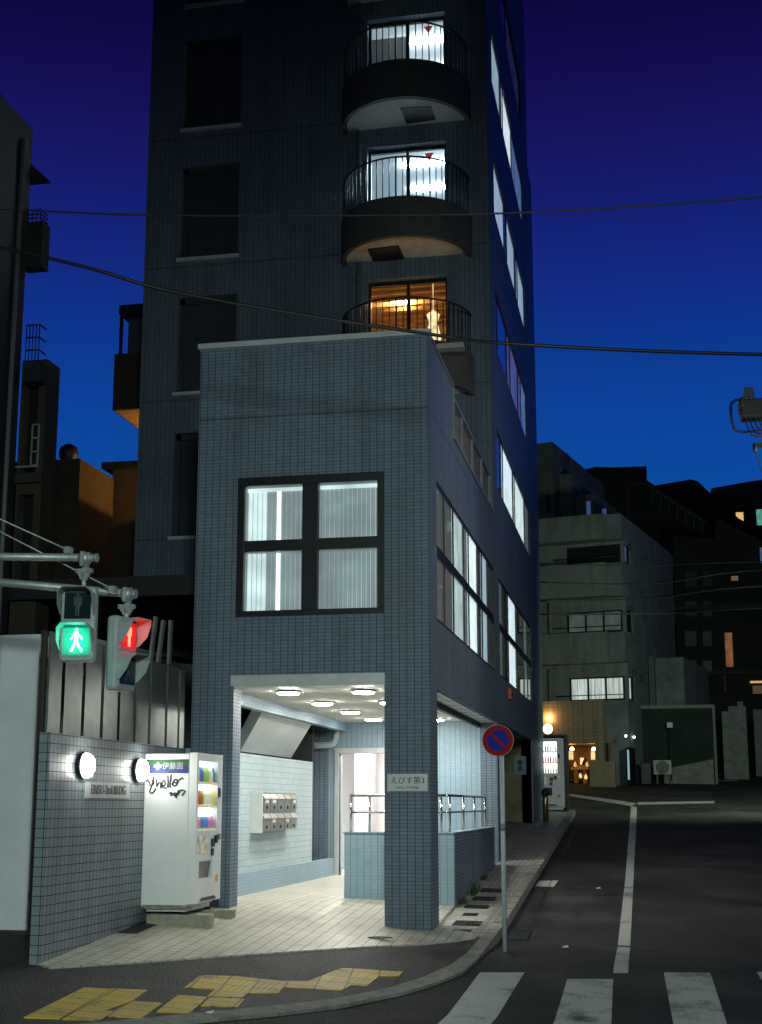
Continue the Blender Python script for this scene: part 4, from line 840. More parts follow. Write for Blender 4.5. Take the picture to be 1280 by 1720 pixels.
# ------------------------------------------------------------------ street objects
sg = G(848, 1590)
ns = thing('no_parking_sign', 'round blue and red no-parking sign on a thin grey pole at the kerb', 'road sign', (sg.x, sg.y, sg.z-.05))
top = onY(837, 1244, sg.y)
mb = MB(); mb.cyl((sg.x, sg.y, sg.z-.2), (sg.x-.0, sg.y, top.z+.15), .03, seg=14); mb.build('pole', mat('pole_white', (.52, .55, .58), .4, var=.12, vscale=6), ns)
nrm = Vector((.08, -1, .0)).normalized(); sc = Vector((top.x, sg.y-.05, top.z)); R0 = .195
mb = MB(); mb.lathe(sc, nrm, [(R0, 0), (R0, .006)], 48); mb.build('disc', mat('sign_red', (.32, .006, .006), .6, spec=.1), ns)
mb = MB(); mb.lathe(sc, nrm, [(R0+.006, -.004), (R0+.006, .004), (R0-.001, .0045)], 48); mb.build('rim', mat('sign_rim', (.4, .4, .4), .6), ns)
mb = MB(); mb.lathe(sc+nrm*.0065, nrm, [(R0*.70, 0), (R0*.70, .001)], 40); mb.build('blue_field', mat('sign_blue', (.008, .02, .30), .6, spec=.1), ns)
mb = MB(); u = Vector((1, .08, -1)).normalized(); mb.obox(sc+nrm*.009, u, u.cross(nrm), nrm, R0*.7, .019, .0006); mb.build('slash', MATS['sign_red'], ns)
mb = MB()
for z in (-.06, .06): mb.box(sg.x-.045, sg.x+.045, sg.y-.042, sg.y+.035, top.z+z-.015, top.z+z+.015)
mb.build('clamp', GALV, ns)
mb = MB(); mb.cyl((sg.x, sg.y, 1.33), (sg.x, sg.y, 1.42), .032, seg=14); mb.build('sticker', GREYM, ns)

bp_ = G(917, 1380)
bo = thing('bollard', 'short brass-coloured bollard with a black top in front of the far drinks machine', 'bollard', tuple(bp_))
mb = MB(); mb.lathe(bp_, (0, 0, 1), [(.075, -.1), (.075, .62), (.06, .66)], 16); mb.build('post', BRASS, bo)
mb = MB(); mb.lathe(bp_, (0, 0, 1), [(.085, .66), (.1, .7), (.1, .78), (.06, .83), (.01, .84)], 16); mb.box(bp_.x+.05, bp_.x+.15, bp_.y-.03, bp_.y+.03, bp_.z+.71, bp_.z+.78); mb.build('cap', RUB, bo)

# covers in the footway and the gully grate
def cover(x, y, w_, d_, label, bars=True, fn=g, name='drain_cover'):
    p = G(x, y, fn); t = thing(name, label, 'drain cover', (p.x, p.y, fn(p.x, p.y)), 0, 'dark covers in the side footway' if name == 'drain_cover' else None)
    a = MB(); z = lambda X, Y: fn(X, Y)+.012
    def pl_(m_, x0, x1, y0, y1, dz):
        m_.prism([(x0, y0, z(x0, y0)+dz), (x1, y0, z(x1, y0)+dz), (x1, y1, z(x1, y1)+dz), (x0, y1, z(x0, y1)+dz)], (0, 0, -.006))
    pl_(a, p.x-w_/2, p.x+w_/2, p.y-d_/2, p.y+d_/2, 0); a.build('plate', BLACK, t)
    b = MB(); n = 7
    for i in range(n+1):
        xx = p.x-w_/2+w_*i/n; pl_(b, xx-.008, xx+.008, p.y-d_/2, p.y+d_/2, .008)
    for i in range(4):
        yy = p.y-d_/2+d_*i/3; pl_(b, p.x-w_/2, p.x+w_/2, yy-.01, yy+.01, .009)
    b.build('grille', DARK, t); return t
LP = [[tuple(q.xy) for q in [G(x, y) for x, y in ((766, 1527), (833, 1524), (815, 1548), (790, 1572), (742, 1560))]]]
sheet('footway_slab', LP, CONCL, g, .012)
cover(785, 1553, .36, .38, 'largest grated cover in the pale footway slab by the pillar')
cover(790, 1538, .2, .22, 'small grated cover just behind the largest one')
cover(801, 1525, .34, .3, 'grated cover on the far edge of the pale slab')
cover(814, 1511, .34, .34, 'grated cover beyond the pale slab, left of the sign pole')
cover(826, 1497, .34, .38, 'farthest grated cover, left of the sign pole')
cover(776, 1565, .24, .16, 'narrow grated cover on the near edge of the pale slab')
cover(862, 1571, .42, .8, 'iron gully grate in the road beside the sign pole', fn=gr, name='gully_grate')
# weeds along the low wall
for i, (x, y, l) in enumerate(((792, 1503, 'taller tuft of weeds at the foot of the low ramp wall'), (774, 1518, 'small tuft of weeds near the corner of the low wall'), (808, 1478, 'thin weeds farther along the low wall foot'))):
    p = G(x, y); mb = MB(); rnd = random.Random(i)
    for k in range(45 if i == 0 else 28):
        a = rnd.uniform(0, 2*PI); r_ = rnd.random()*.12; h_ = rnd.uniform(.06, .26 if i == 0 else .14)
        b0 = Vector((min(p.x, -2.75)+abs(r_*math.cos(a))*.7, p.y+r_*1.8*math.sin(a), g(p.x, p.y)-.01)); d = Vector((rnd.uniform(-.4, .6), rnd.uniform(-.6, .6), 1)).normalized()*h_
        s_ = Vector((math.cos(a), math.sin(a), 0))*.012
        mb.quad(b0-s_, b0+s_, b0+d*.6+s_*1.3, b0+d*.55-s_*.8); mb.quad(b0+d*.5-s_, b0+d*.55+s_*1.5, b0+d+s_*.3, b0+d-s_*.2)
    o = recenter(mb.build('weeds', LEAF)); prop(o, l, 'weeds', 'weeds along the low wall')
# flat scrap on the tiled floor near the pillar
p = G(633, 1580); mb = MB(); mb.prism([(p.x-.12, p.y, p.z+.03), (p.x+.1, p.y-.06, p.z+.03), (p.x+.2, p.y+.02, p.z+.035), (p.x, p.y+.05, p.z+.04)], (0, 0, .012)); o = recenter(mb.build('wooden_wedge', WOOD)); prop(o, 'small dark wedge lying on the tiles left of the pillar foot', 'wedge')
for (x, y, l) in ((1005, 1493, 'tiny scrap of paper in the road beyond the gully grate'), (950, 1592, 'scrap of paper in the road near the crossing'), (352, 1703, 'crumpled white scrap near the kerb under the yellow paving')):
    p = G(x, y, gr if x > 800 else g); mb = MB(); mb.prism([(p.x-.04, p.y-.03, p.z+.006), (p.x+.04, p.y-.04, p.z+.008), (p.x+.03, p.y+.04, p.z+.02), (p.x-.03, p.y+.03, p.z+.01)], (0, 0, .008)); o = recenter(mb.build('paper_scrap', WHITE)); prop(o, l, 'litter', 'scraps of litter')

# ------------------------------------------------------------------ signals
YS = 12.5
sp_ = thing('signal_mast', 'grey pipe arms reaching in from the left that carry the two pedestrian signals', 'signal mast', (-8.3, YS, g(-8.3, YS)))
mb = MB(); mb.cyl((-8.3, YS, g(-8.3, YS)), (-8.3, YS, 6.2), .11, .085, seg=18); mb.build('mast', GALV, sp_)
a, b = onY(0, 935, YS), onY(163, 937, YS)
mb = MB(); d = (b-a).normalized(); mb.cyl(a+d*(-8.3-a.x)/d.x, b, .04, seg=14); mb.cyl(b-d*.02, b+d*.005, .046, seg=14); mb.build('arm', GALV, sp_); arm1z = b.z
c, e = onY(0, 978, YS+.25), onY(228, 998, YS+.25)
mb = MB(); d2 = (e-c).normalized(); mb.cyl(c+d2*(-8.3-c.x)/d2.x, e, .042, seg=14); mb.cyl(e-d2*.02, e+d2*.005, .048, seg=14); mb.build('arm', GALV, sp_)
for (x0, y0, x1, y1, yy) in ((0, 872, 115, 924, YS), (0, 893, 190, 990, YS+.1)):
    a1, b1 = onY(x0, y0, yy), onY(x1, y1, yy); dd = (b1-a1); mb = MB(); mb.cyl(a1+dd*((-8.2-a1.x)/dd.x), b1, .009, seg=6); mb.box(b1.x-.03, b1.x+.03, yy-.05, yy+.05, b1.z-.04, b1.z+.03); mb.build('stay_wire', GALV, sp_)
def hanger(p, t, armr=.045):
    mb = MB()
    mb.cyl((p.x-.05, p.y, p.z), (p.x+.05, p.y, p.z), armr+.018, seg=14); mb.box(p.x-.02, p.x+.02, p.y-.075, p.y+.075, p.z-.09, p.z+.06); mb.cyl((p.x, p.y, p.z-.2), (p.x, p.y, p.z-.05), .03, seg=10)
    mb.box(p.x-.085, p.x+.085, p.y-.03, p.y+.03, p.z-.15, p.z-.11); mb.prism([(p.x-.07, p.y-.02, p.z-.15), (p.x+.07, p.y-.02, p.z-.15), (p.x+.03, p.y-.02, p.z-.22), (p.x-.03, p.y-.02, p.z-.22)], (0, .04, 0))
    for s_ in (-.06, .06): mb.cyl((p.x+s_, p.y-.06, p.z-.13), (p.x+s_, p.y+.06, p.z-.13), .009, seg=6)
    mb.build('hanger', GALV, t)
GR_L = emis('signal_green', (.01, 1.0, .62), .22, base=(.02, .3, .2)); GR_M = emis('green_figure', (.25, 1.0, .78), 9); RD_M = emis('red_figure', (1, .05, .03), 9); RD_L = emis('signal_red', (1, .01, .01), .5, base=(.3, .01, .01))
LENS = mat('dark_lens', (.012, .02, .022), .12)
def figure(mb, F, walking=True):
    """little man outline; F maps (x, z) in units to a point; y toward the viewer"""
    n = F((0, 0), .004)-F((0, 0), 0)
    P = lambda q: [F(p, 0) for p in q]
    c = [(.0+.085*math.cos(t), .68+.1*math.sin(t)) for t in [2*PI*k/12 for k in range(12)]]
    mb.prism(P(c), n)
    if walking:
        for q in ([(-.12, .56), (.1, .57), (.13, .1), (.07, -.02), (-.12, 0), (-.09, .3)], [(-.13, .55), (-.09, .42), (-.28, .18), (-.42, .2), (-.4, .1), (-.26, .09)],
                  [(.1, .56), (.22, .36), (.34, .3), (.4, .1), (.31, .08), (.27, .22), (.13, .3)], [(-.11, .0), (.03, -.02), (-.1, -.38), (-.24, -.66), (-.35, -.6), (-.22, -.3)], [(.0, -.02), (.12, .0), (.22, -.3), (.42, -.56), (.32, -.66), (.1, -.36)]): mb.prism(P(q), n)
    else:
        for q in ([(-.17, .55), (.17, .55), (.14, 0), (-.14, 0)], [(-.24, .5), (-.17, .55), (-.17, 0), (-.24, .02)], [(.24, .5), (.17, .55), (.17, 0), (.24, .02)], [(-.13, 0), (-.01, 0), (-.03, -.66), (-.12, -.66)], [(.01, 0), (.13, 0), (.12, -.66), (.03, -.66)]): mb.prism(P(q), n)
def ped_signal(label, loc, rz, green):
    """local: lenses face -y; origin at the bottom centre"""
    t = thing('pedestrian_signal', label, 'traffic light', loc, rz, 'pedestrian signals')
    W, H, D = .36, .76, .14
    mb = MB(); mb.box(-W/2, W/2, 0, D, 0, H); bd = mb.build('housing', SIGG, t, local=True, bevel=.04)
    for k, (zc, lit) in enumerate(((.56, not green), (.2, green))):
        w2 = .135
        mb = MB(); mb.box(-w2-.015, w2+.015, -.012, .002, zc-w2-.015, zc+w2+.015); fr = mb.build('lens_frame', SIGG, t, local=True, bevel=.02)
        col = (GR_L if green else RD_L) if lit else LENS
        mb = MB(); mb.box(-w2, w2, -.018, -.0125, zc-w2, zc+w2); mb.build('lens', col, fr, local=True, bevel=.015)
        mb = MB(); F = lambda p, e, zc=zc: Vector((p[0]*.165, -.02-e, zc+p[1]*.165))
        figure(mb, F, walking=(k == 1)); mb.build('walking_figure' if k == 1 else 'standing_figure', (GR_M if green else RD_M) if lit else mat('dim_figure_%d' % random.randrange(9999), (.03, .05, .05), .4), fr, local=True)
        # visor: bent sheet over the top and sides, sloping back at the bottom
        mb = MB(); w3, dp = w2+.035, .2; zt_ = zc+w2+.035
        prof = [(-w3, zc-w2*.7, .03), (-w3-.012, zc, .12), (-w3, zt_-.05, dp*.85), (-w3+.05, zt_, dp), (w3-.05, zt_, dp), (w3, zt_-.05, dp*.85), (w3+.012, zc, .12), (w3, zc-w2*.7, .03)]
        for p, q in zip(prof, prof[1:]):
            mb.quad((p[0], 0, p[1]), (q[0], 0, q[1]), (q[0], -q[2], q[1]+.0), (p[0], -p[2], p[1]))
        bmesh.ops.remove_doubles(mb.bm, verts=mb.bm.verts, dist=.0005)
        v_ = mb.build('visor', [SIGG if not lit else (emis('visor_green', (.02, .9, .6), .12, base=(.3, .34, .34)) if False else SIGG)], fr, local=True); s2 = v_.modifiers.new('s', 'SOLIDIFY'); s2.thickness = .006
    for zc, on, cc in ((.56, not green, (1, .02, .01)), (.2, green, (.05, 1, .6))):
        if on:
            l_ = bpy.data.lights.new('signal_light', 'POINT'); l_.energy = 2.2 if green else 1.0; l_.color = cc; l_.shadow_soft_size = .05
            o = bpy.data.objects.new('signal_light', l_); COL.objects.link(o); o.parent = t; o.location = (0, -.11, zc)
    return t
p1 = onY(132, 1112, YS)
h1 = onY(142, 937, YS)
s1 = ped_signal('pedestrian signal facing the camera with the green walking figure lit', (p1.x, YS-.07, p1.z), .16, True)
hanger(Vector((p1.x+.02, YS, arm1z)), s1); mb = MB(); mb.cyl((p1.x+.02, YS, p1.z+.72), (p1.x+.02, YS, arm1z-.18), .025); mb.build('stem', GALV, s1)
p2 = onY(208, 1161, YS+.25); e2 = onY(208, 998, YS+.25)
s2_ = ped_signal('pedestrian signal seen from its side with red light glowing under the visor', (p2.x+.02, YS+.25, p2.z), 1.36, False)
hanger(Vector((p2.x, YS+.25, e2.z)), s2_, .047); mb = MB(); mb.cyl((p2.x, YS+.25, p2.z+.72), (p2.x, YS+.25, e2.z-.18), .025); mb.build('stem', GALV, s2_)

# ------------------------------------------------------------------ wires
def wire(pts, r, label, m=RUB, n=24, group='overhead wires'):
    P = [Vector(p) for p in pts]; Q = []; n = max(n, 6*(len(P)-1))
    for i in range(len(P)-1):
        p0, p1_, p2_, p3 = P[max(i-1, 0)], P[i], P[i+1], P[min(i+2, len(P)-1)]
        for k in range(n//(len(P)-1)):
            t = k/(n//(len(P)-1)); Q.append(.5*((2*p1_)+(-p0+p2_)*t+(2*p0-5*p1_+4*p2_-p3)*t*t+(-p0+3*p1_-3*p2_+p3)*t**3))
    Q.append(P[-1]); mb = MB(); mb.tube(Q, r, 6); o = recenter(mb.build('wire', m)); return prop(o, label, 'wire', group)
WG = mat('wire_grey', (.05, .05, .055), .5)
wire([onY(-1500, 290, 16), onY(-60, 349, 16), onY(240, 361, 16), onY(600, 362, 16), onY(900, 356, 16), onY(1340, 327, 16), onY(2600, 230, 16)], .013, 'thin upper wire crossing in front of the second balcony', WG)
mb_ = wire([onY(-1500, 110, 12), onY(-60, 402, 13), onY(300, 492, 13.5), onY(720, 561, 14), onY(900, 580, 14), onY(1340, 597, 14.5), onY(2600, 620, 16)], .02, 'thick black lower cable passing the annex roof edge')
wire([onY(905, 949, 44), onY(1100, 949, 44), onY(1330, 943, 40), onY(2300, 943, 34)], .022, 'highest of the wires in front of the stepped tiled block', WG, 16)
wire([onY(905, 978, 44), onY(1098, 980, 44), onY(1330, 955, 40), onY(2300, 955, 34)], .028, 'second wire in front of the stepped tiled block', WG, 16)
wire([onY(905, 1009, 44), onY(1089, 1005, 44), onY(1330, 982, 40), onY(2300, 982, 34)], .03, 'third wire, level with the second window band', WG, 16)
wire([onY(905, 1032, 44), onY(1120, 1030, 44), onY(1330, 1020, 40), onY(2300, 1020, 34)], .03, 'lowest thick wire, below the second window band', WG, 16)
# utility pole at the right edge
ux = onY(1322, 700, 22).x
up_ = thing('utility_pole', 'dark utility pole at the right edge with loop bracket, transformer and drooping leads', 'utility pole', (ux, 22, gr(ux, 22)))
mb = MB(); mb.cyl((ux, 22, gr(ux, 22)-.2), (ux, 22, 11), .15, .11, seg=16); mb.build('pole', DARK, up_)
Lp = [onY(x, y, 21.8) for x, y in ((1300, 672), (1250, 671), (1236, 672), (1229, 677), (1227, 684), (1229, 705), (1232, 718), (1237, 724), (1250, 726), (1300, 722))]
mb = MB(); mb.tube(Lp, .022, 8); mb.build('loop_bracket', DARK, up_)
a, b = onY(1243, 676, 21.8), onY(1300, 702, 21.8)
mb = MB(); mb.box(a.x, b.x, 21.6, 22.0, b.z, a.z); mb.box(a.x-.02, a.x+.05, 21.55, 22.05, a.z-.14, a.z+.02); mb.build('transformer', mat('transformer_dark', (.02, .024, .022), .5), up_, bevel=.02)
for i, x in enumerate((1254, 1263)):
    p = onY(x, 676, 21.8); mb = MB(); mb.lathe(p, (0, 0, 1), [(.05, 0), (.05, .1), (.035, .12), (.05, .16), (.035, .2), (.04, .25)], 10); mb.build('insulator', mat('insulator_%d' % i, (.18, .2, .18), .3), up_)
for i in range(5):
    q0 = onY(1250+8*i, 702, 21.75); q1 = onY(1253+8*i+3, 718, 21.75); q2 = onY(1264+8*i, 732-4*i, 21.75); q3 = onY(1300, 736-5*i, 21.8)
    mb = MB(); mb.tube([q0, q0.lerp(q1, .5), q1, q1.lerp(q2, .6), q2, q3], .014, 6); mb.build('lead', RUB, up_)
mb = MB(); mb.tube([onY(1268, 748, 21.8), onY(1271, 762, 21.8), onY(1279, 790, 21.8), onY(1290, 810, 21.8)], .01, 6); q = onY(1268, 753, 21.8); mb.lathe(q, (0, 0, 1), [(.03, -.06), (.04, 0), (.03, .08)], 8); mb.box(q.x, q.x+.2, 21.75, 21.85, q.z+.02, q.z+.08); mb.build('drop_lead', DARK, up_)

# ------------------------------------------------------------------ buildings on the left
TL = tile_mat('brown_grey_tile', (.022, .019, .017), joint=(.03, .03, .03), hj=(.06, .055, .05), tw=.12, th=.06, rough=.5)
lb = thing('left_apartment_block', 'tall dark apartment block cut by the left edge with small side balconies', 'building', (-10.1, 18, 0))
mb = MB(); mb.box(-18, -9.98, 12.5, 19.7, 0, 13.1); mb.box(-18, -10.3, 12.5, 18.9, 13.1, 13.9); mb.build('wall', TL, lb)
q = onY(45, 900, 19.4)
mb = MB(); mb.cyl((-9.92, 19.3, 0), (-9.94, 19.3, 12.7), .04); mb.build('downpipe', mat('downpipe_grey', (.14, .15, .17), .5), lb)
for (x0, x1, yt, yb_, rail) in ((40, 70, 375, 447, 352), (42, 68, 610, 640, 545)):
    a, b = onY(x0, yt, 19.75), onY(x1, yb_, 19.75); rr = onY(x1, rail, 19.75)
    mb = MB(); mb.box(a.x, b.x, 19.72, 20.0, b.z, a.z); bb = mb.build('balcony', DK, lb)
    mb = MB()
    for k in range(3): zz = a.z+(rr.z-a.z)*(k+1)/3; mb.cyl((a.x, 19.75, zz), (b.x-.06, 19.75, zz), .014, seg=6); mb.cyl((b.x-.06, 19.75, zz), (b.x-.06, 20.0, zz), .014, seg=6)
    for k in range(5): xx = a.x+(b.x-.06-a.x)*k/4; mb.cyl((xx, 19.75, a.z), (xx, 19.75, rr.z), .01, seg=6)
    mb.build('railing', DARK, bb)
a, b = onY(52, 262, 19.8), onY(76, 297, 19.8); mb = MB(); mb.prism([(-10.2, 19.75, b.z), (b.x, 19.75, b.z), (-10.2, 19.75, a.z)], (0, .3, 0)); mb.build('awning', DK, lb)
mb = MB(); k0 = onY(20, 140, 18.8)
for zz in (13.9, 14.1, 14.3): mb.cyl((-12, 18.85, zz), (-10.45, 18.85, zz), .015, seg=6)
for k in range(8): mb.cyl((-12+.22*k, 18.85, 13.9), (-12+.22*k, 18.85, 14.3), .01, seg=6)
mb.build('roof_railing', DARK, lb)
lb2 = thing('left_low_house', 'lower ochre-edged house front with tall dark window openings beside the left block', 'building', (-9.9, 20.2, 0))
a, b = onY(38, 590, 20), onY(80, 603, 20); WZ = [(onY(60, 795, 20).z, onY(60, 640, 20).z), (onY(60, 1000, 20).z, onY(60, 830, 20).z)]
x0_, x1_ = -10.1, b.x
mb = MB(); mb.wall('Y', 20.0, x0_, x1_, 0, b.z, [(x0_+.06, x1_-.13, zz0, zz1, .25) for zz0, zz1 in WZ]); mb.quad((x1_, 20, 0), (x1_, 20.5, 0), (x1_, 20.5, b.z), (x1_, 20, b.z)); mb.quad((x0_, 20, b.z), (x1_, 20, b.z), (x1_, 20.5, b.z), (x0_, 20.5, b.z)); mb.quad((x0_, 20.5, 0), (x1_, 20.5, 0), (x1_, 20.5, b.z), (x0_, 20.5, b.z)); mb.build('wall', mat('house_render', (.045, .037, .027), .85, var=.3), lb2)
for zz0, zz1 in WZ:
    k = MB(); k.box(x0_+.06, x1_-.13, 20.2, 20.24, zz0, zz1); w_ = k.build('window', BLACK, lb2)
    k = MB(); k.box(x1_-.17, x1_-.15, 20.15, 20.19, zz0+.3, zz1-.1); k.build('curtain_gap', emis('curtain_gap_%d' % int(zz0*10), (.9, .8, .6), .35), w_)
mb = MB(); fx0, fx1 = onY(52, 740, 19.9).x, onY(63, 740, 19.9).x; fz1, fz0 = onY(58, 712, 19.9).z, onY(58, 780, 19.9).z
for k in range(4): zz = fz0+(fz1-fz0)*k/3; mb.box(fx0, fx1, 19.93, 19.95, zz-.012, zz+.012)
for xx in (fx0, fx1): mb.box(xx-.012, xx+.012, 19.93, 19.95, fz0, fz1)
mb.box(fx0-.3, fx1, 19.95, 19.99, fz0-.03, fz0); mb.build('rack', GALV, lb2)
mb = MB(); mb.box(x0_, x1_+.04, 19.9, 20.0, onY(60, 812, 20).z, onY(60, 797, 20).z); mb.build('ledge', MATS['house_render'], lb2)

mlb = thing('ochre_lit_house', 'plain house behind with an orange-lit upper wall and a round tank on its roof', 'building', (-14.5, 31, 0))
a, b = onY(135, 770, 30), onY(60, 770, 30); yb2 = onX(190, 803, a.x).y
mb = MB(); mb.box(-24, a.x, 30, yb2+.05, 0, a.z); mb.build('wall', mat('dull_render', (.06, .042, .028), .85, var=.3), mlb)
p = onY(112, 770, 30.4); mb = MB(); mb.lathe((p.x, 30.5, a.z), (0, 0, 1), [(.16, 0), (.16, .08), (.23, .18), (.25, .32), (.2, .45), (.08, .52)], 20); mb.build('roof_tank', DARK, mlb)
mlb2 = thing('dark_house', 'dark flat-roofed house between the ochre-lit house and the tower', 'building', (-12.4, 33, 0))
a, b = onY(190, 780, 33), onY(240, 785, 33)
mb = MB(); mb.box(a.x, b.x+1.0, 33, 40, 0, a.z-.15); mb.build('wall', mat('brown_render', (.05, .035, .02), .85, var=.3), mlb2)
mb = MB(); mb.box(a.x-.25, b.x+1, 32.8, 40, a.z-.15, a.z+.02); mb.build('roof', DARK, mlb2)
al_ = thing('alley_lamp', 'hidden orange alley lamp on the tower\'s left wall lighting the houses', 'street lamp', (XT-.25, 32.2, 8.6))
mb = MB(); mb.box(XT-1.1, XT-.1, 31.2, 33.2, 9.4, 9.44); mb.box(XT-.1, XT, 32.17, 32.23, 9.2, 9.5); mb.build('hood', DARK, al_)  # unseen plate below the bulb, added to keep its light off the lower walls
mb = MB(); mb.lathe((XT-.35, 32.2, 9.445), (0, 0, 1), [(.09, 0), (.09, .04), (.03, .08)], 16); mb.build('bulb', emis('sodium', (1, .45, .08), 30), al_)
l_ = bpy.data.lights.new('alley_light', 'POINT'); l_.energy = 230; l_.color = (1, .48, .10); l_.shadow_soft_size = .04
o = bpy.data.objects.new('alley_light', l_); COL.objects.link(o); o.parent = al_; o.location = (-.1, 0, .98)

# ------------------------------------------------------------------ buildings up the street
TH = math.radians(-13)
U = Vector((math.cos(TH), math.sin(TH), 0)); Vd = Vector((-math.sin(TH), math.cos(TH), 0))
C0 = Vector((-1.25, 54.5, 0))
def onP(x, y, C, n): d = ray(x, y); t = (C-EYE).dot(n)/d.dot(n); return EYE+d*t
def F(x, y, off=0): # on the front plane of the stepped block; returns (a, z)
    p = onP(x, y, C0-Vd*off, Vd); return ((p-C0).dot(U), p.z)
def Sd(x, y, off=0): p = onP(x, y, C0+U*off, U); return ((p-C0).dot(Vd), p.z)
tb = thing('stepped_apartment_block', 'olive tiled apartment block with stepped balconies, lit window band and amber shop at street level', 'building', (C0.x, C0.y, g(C0.x, C0.y)-.2), TH)
gz0 = g(C0.x, C0.y)-.2
# local coords: x along U from the corner, y along Vd, z above base
mbw = MB()
def lb_box(m_, a0, a1, b0, b1, z0, z1): m_.box(a0, a1, b0, b1, z0-gz0, z1-gz0)
aR1 = F(1113, 1000)[0]
z_par = F(1018, 864)[1]; z_b3t, z_b3b = F(960, 950)[1], F(960, 1005)[1]; z_b2t, z_b2b = F(960, 1065)[1], F(960, 1115)[1]; z_b1t = F(960, 1178)[1]
z_w4 = (F(960, 946)[1], F(960, 916)[1]); z_w3 = (F(960, 1062)[1], F(960, 1026)[1]); z_w2 = (F(960, 1177)[1], F(960, 1137)[1])
bS = Sd(1110, 1000)[0]
xl = -6.0
SIDE = mat('side_render', (.17, .20, .22), .8, var=.4, vscale=1.2)
# main core, set back behind balcony fronts
mbc = MB(); mbc.wall('Y', .6, xl, .6, 0, z_par-gz0, []) ; mbc.bm.clear()
wins = [(F(942, 930)[0], .45, z_w4), (F(942, 1040)[0], .45, z_w3), (F(946, 1150)[0], .45, z_w2)]
m1 = MB(); m1.wall('Y', .5, xl, .6, z_b1t-gz0-.3, z_par-gz0-1.0, [(w0+.1, .6, z[0]-gz0, z[1]-gz0) for w0, w1, z in wins])
m1.build('wall', T_FAR, tb, local=True)
m1 = MB(); zt_ = z_par
m1.wall('X', .6, .5, bS, 0, zt_-gz0-1.0, [(.5, 1.6, z[0]-gz0, z[1]-gz0) for w0, w1, z in wins], inward=-1)
m1.quad((.6, bS, 0), (xl, bS, 0), (xl, bS, zt_-gz0-1), (.6, bS, zt_-gz0-1)); m1.quad((xl, .5, 0), (xl, bS, 0), (xl, bS, zt_-gz0-1), (xl, .5, zt_-gz0-1)); m1.quad((xl, .5, zt_-gz0-1), (.6, .5, zt_-gz0-1), (.6, bS, zt_-gz0-1), (xl, bS, zt_-gz0-1))
m1.build('side_wall', SIDE, tb, local=True)
for (z0, z1, n_) in ((z_b3b, z_b3t, 0), (z_b2b, z_b2t, 1), (z_par-1.05, z_par, 2)):
    m1 = MB(); lb_box(m1, xl, .0, -.25, .5, z0, z1); bb = m1.build('balcony_front', T_FAR, tb, local=True)
    m1 = MB(); lb_box(m1, -.001, .62, -.25+.3, bS+.1, z0, z1); m1.build('balcony_side', SIDE, tb, local=True)
# windows
LITW = emis('far_lit_curtain', (.80, .95, .86), .5, .5, 5, (4, 4, .15)); DIMW = emis('far_dim_curtain', (.35, .6, .55), .05, .8, 2); BLUEW = emis('far_blue_pane', (.1, .22, .6), .25)
for i, (w0, w1, z) in enumerate(wins):
    m1 = MB(); lb_box(m1, w0+.1, .52, .56, .62, z[0], z[1]); lb_box(m1, .5, .56, .62, 1.55, z[0], z[1]); ww = m1.build('window', BLACK, tb, local=True, label=['dark corner window', 'dim corner window', 'brightly lit corner window'][i])
    n_ = 3; xx = w0+.2
    for k in range(n_):
        a_ = w0+.2+(.45-w0-.2)*k/n_; b_ = w0+.2+(.45-w0-.2)*(k+1)/n_-.09
        m1 = MB(); lb_box(m1, a_, b_, .54, .558, z[0]+.08, z[1]-.06); m1.build('pane', (LITW if i == 2 else (DIMW if i == 1 else BLACK)), ww, local=True)
    m1 = MB(); lb_box(m1, .561, .575, .66, 1.0, z[0]+.08, z[1]-.06); m1.build('pane', [BLUEW, BLACK, LITW][i], ww, local=True)
    m1 = MB(); m1.cyl((w0-.4, .3, z[0]+.22-gz0), (.5, .3, z[0]+.22-gz0), .02, seg=6); m1.build('guard_rail', DARK, ww, local=True)
for (x, y0, y1) in ((924, 1122, 1176), (924, 1010, 1062)):
    a_ = F(x, y0, -.5)[0]; m1 = MB(); m1.cyl((a_, .42, F(x, y1)[1]-gz0), (a_, .42, F(x, y0)[1]-gz0), .05, seg=8); m1.build('downpipe', CONC, tb, local=True)
for (x, y) in ((1056, 918), (1083, 936), (1058, 1022), (1083, 1036), (1064, 1130), (1076, 1140)):
    b_, z = Sd(x, y, .62); m1 = MB(); m1.lathe((.62, b_, z-gz0), (1, 0, 0), [(.14, 0), (.14, .06), (.1, .1), (.02, .11)], 12); m1.build('vent', MATS['fence_vent'] if 'fence_vent' in MATS else mat('fence_vent', (.06, .07, .08), .5), tb, local=True)
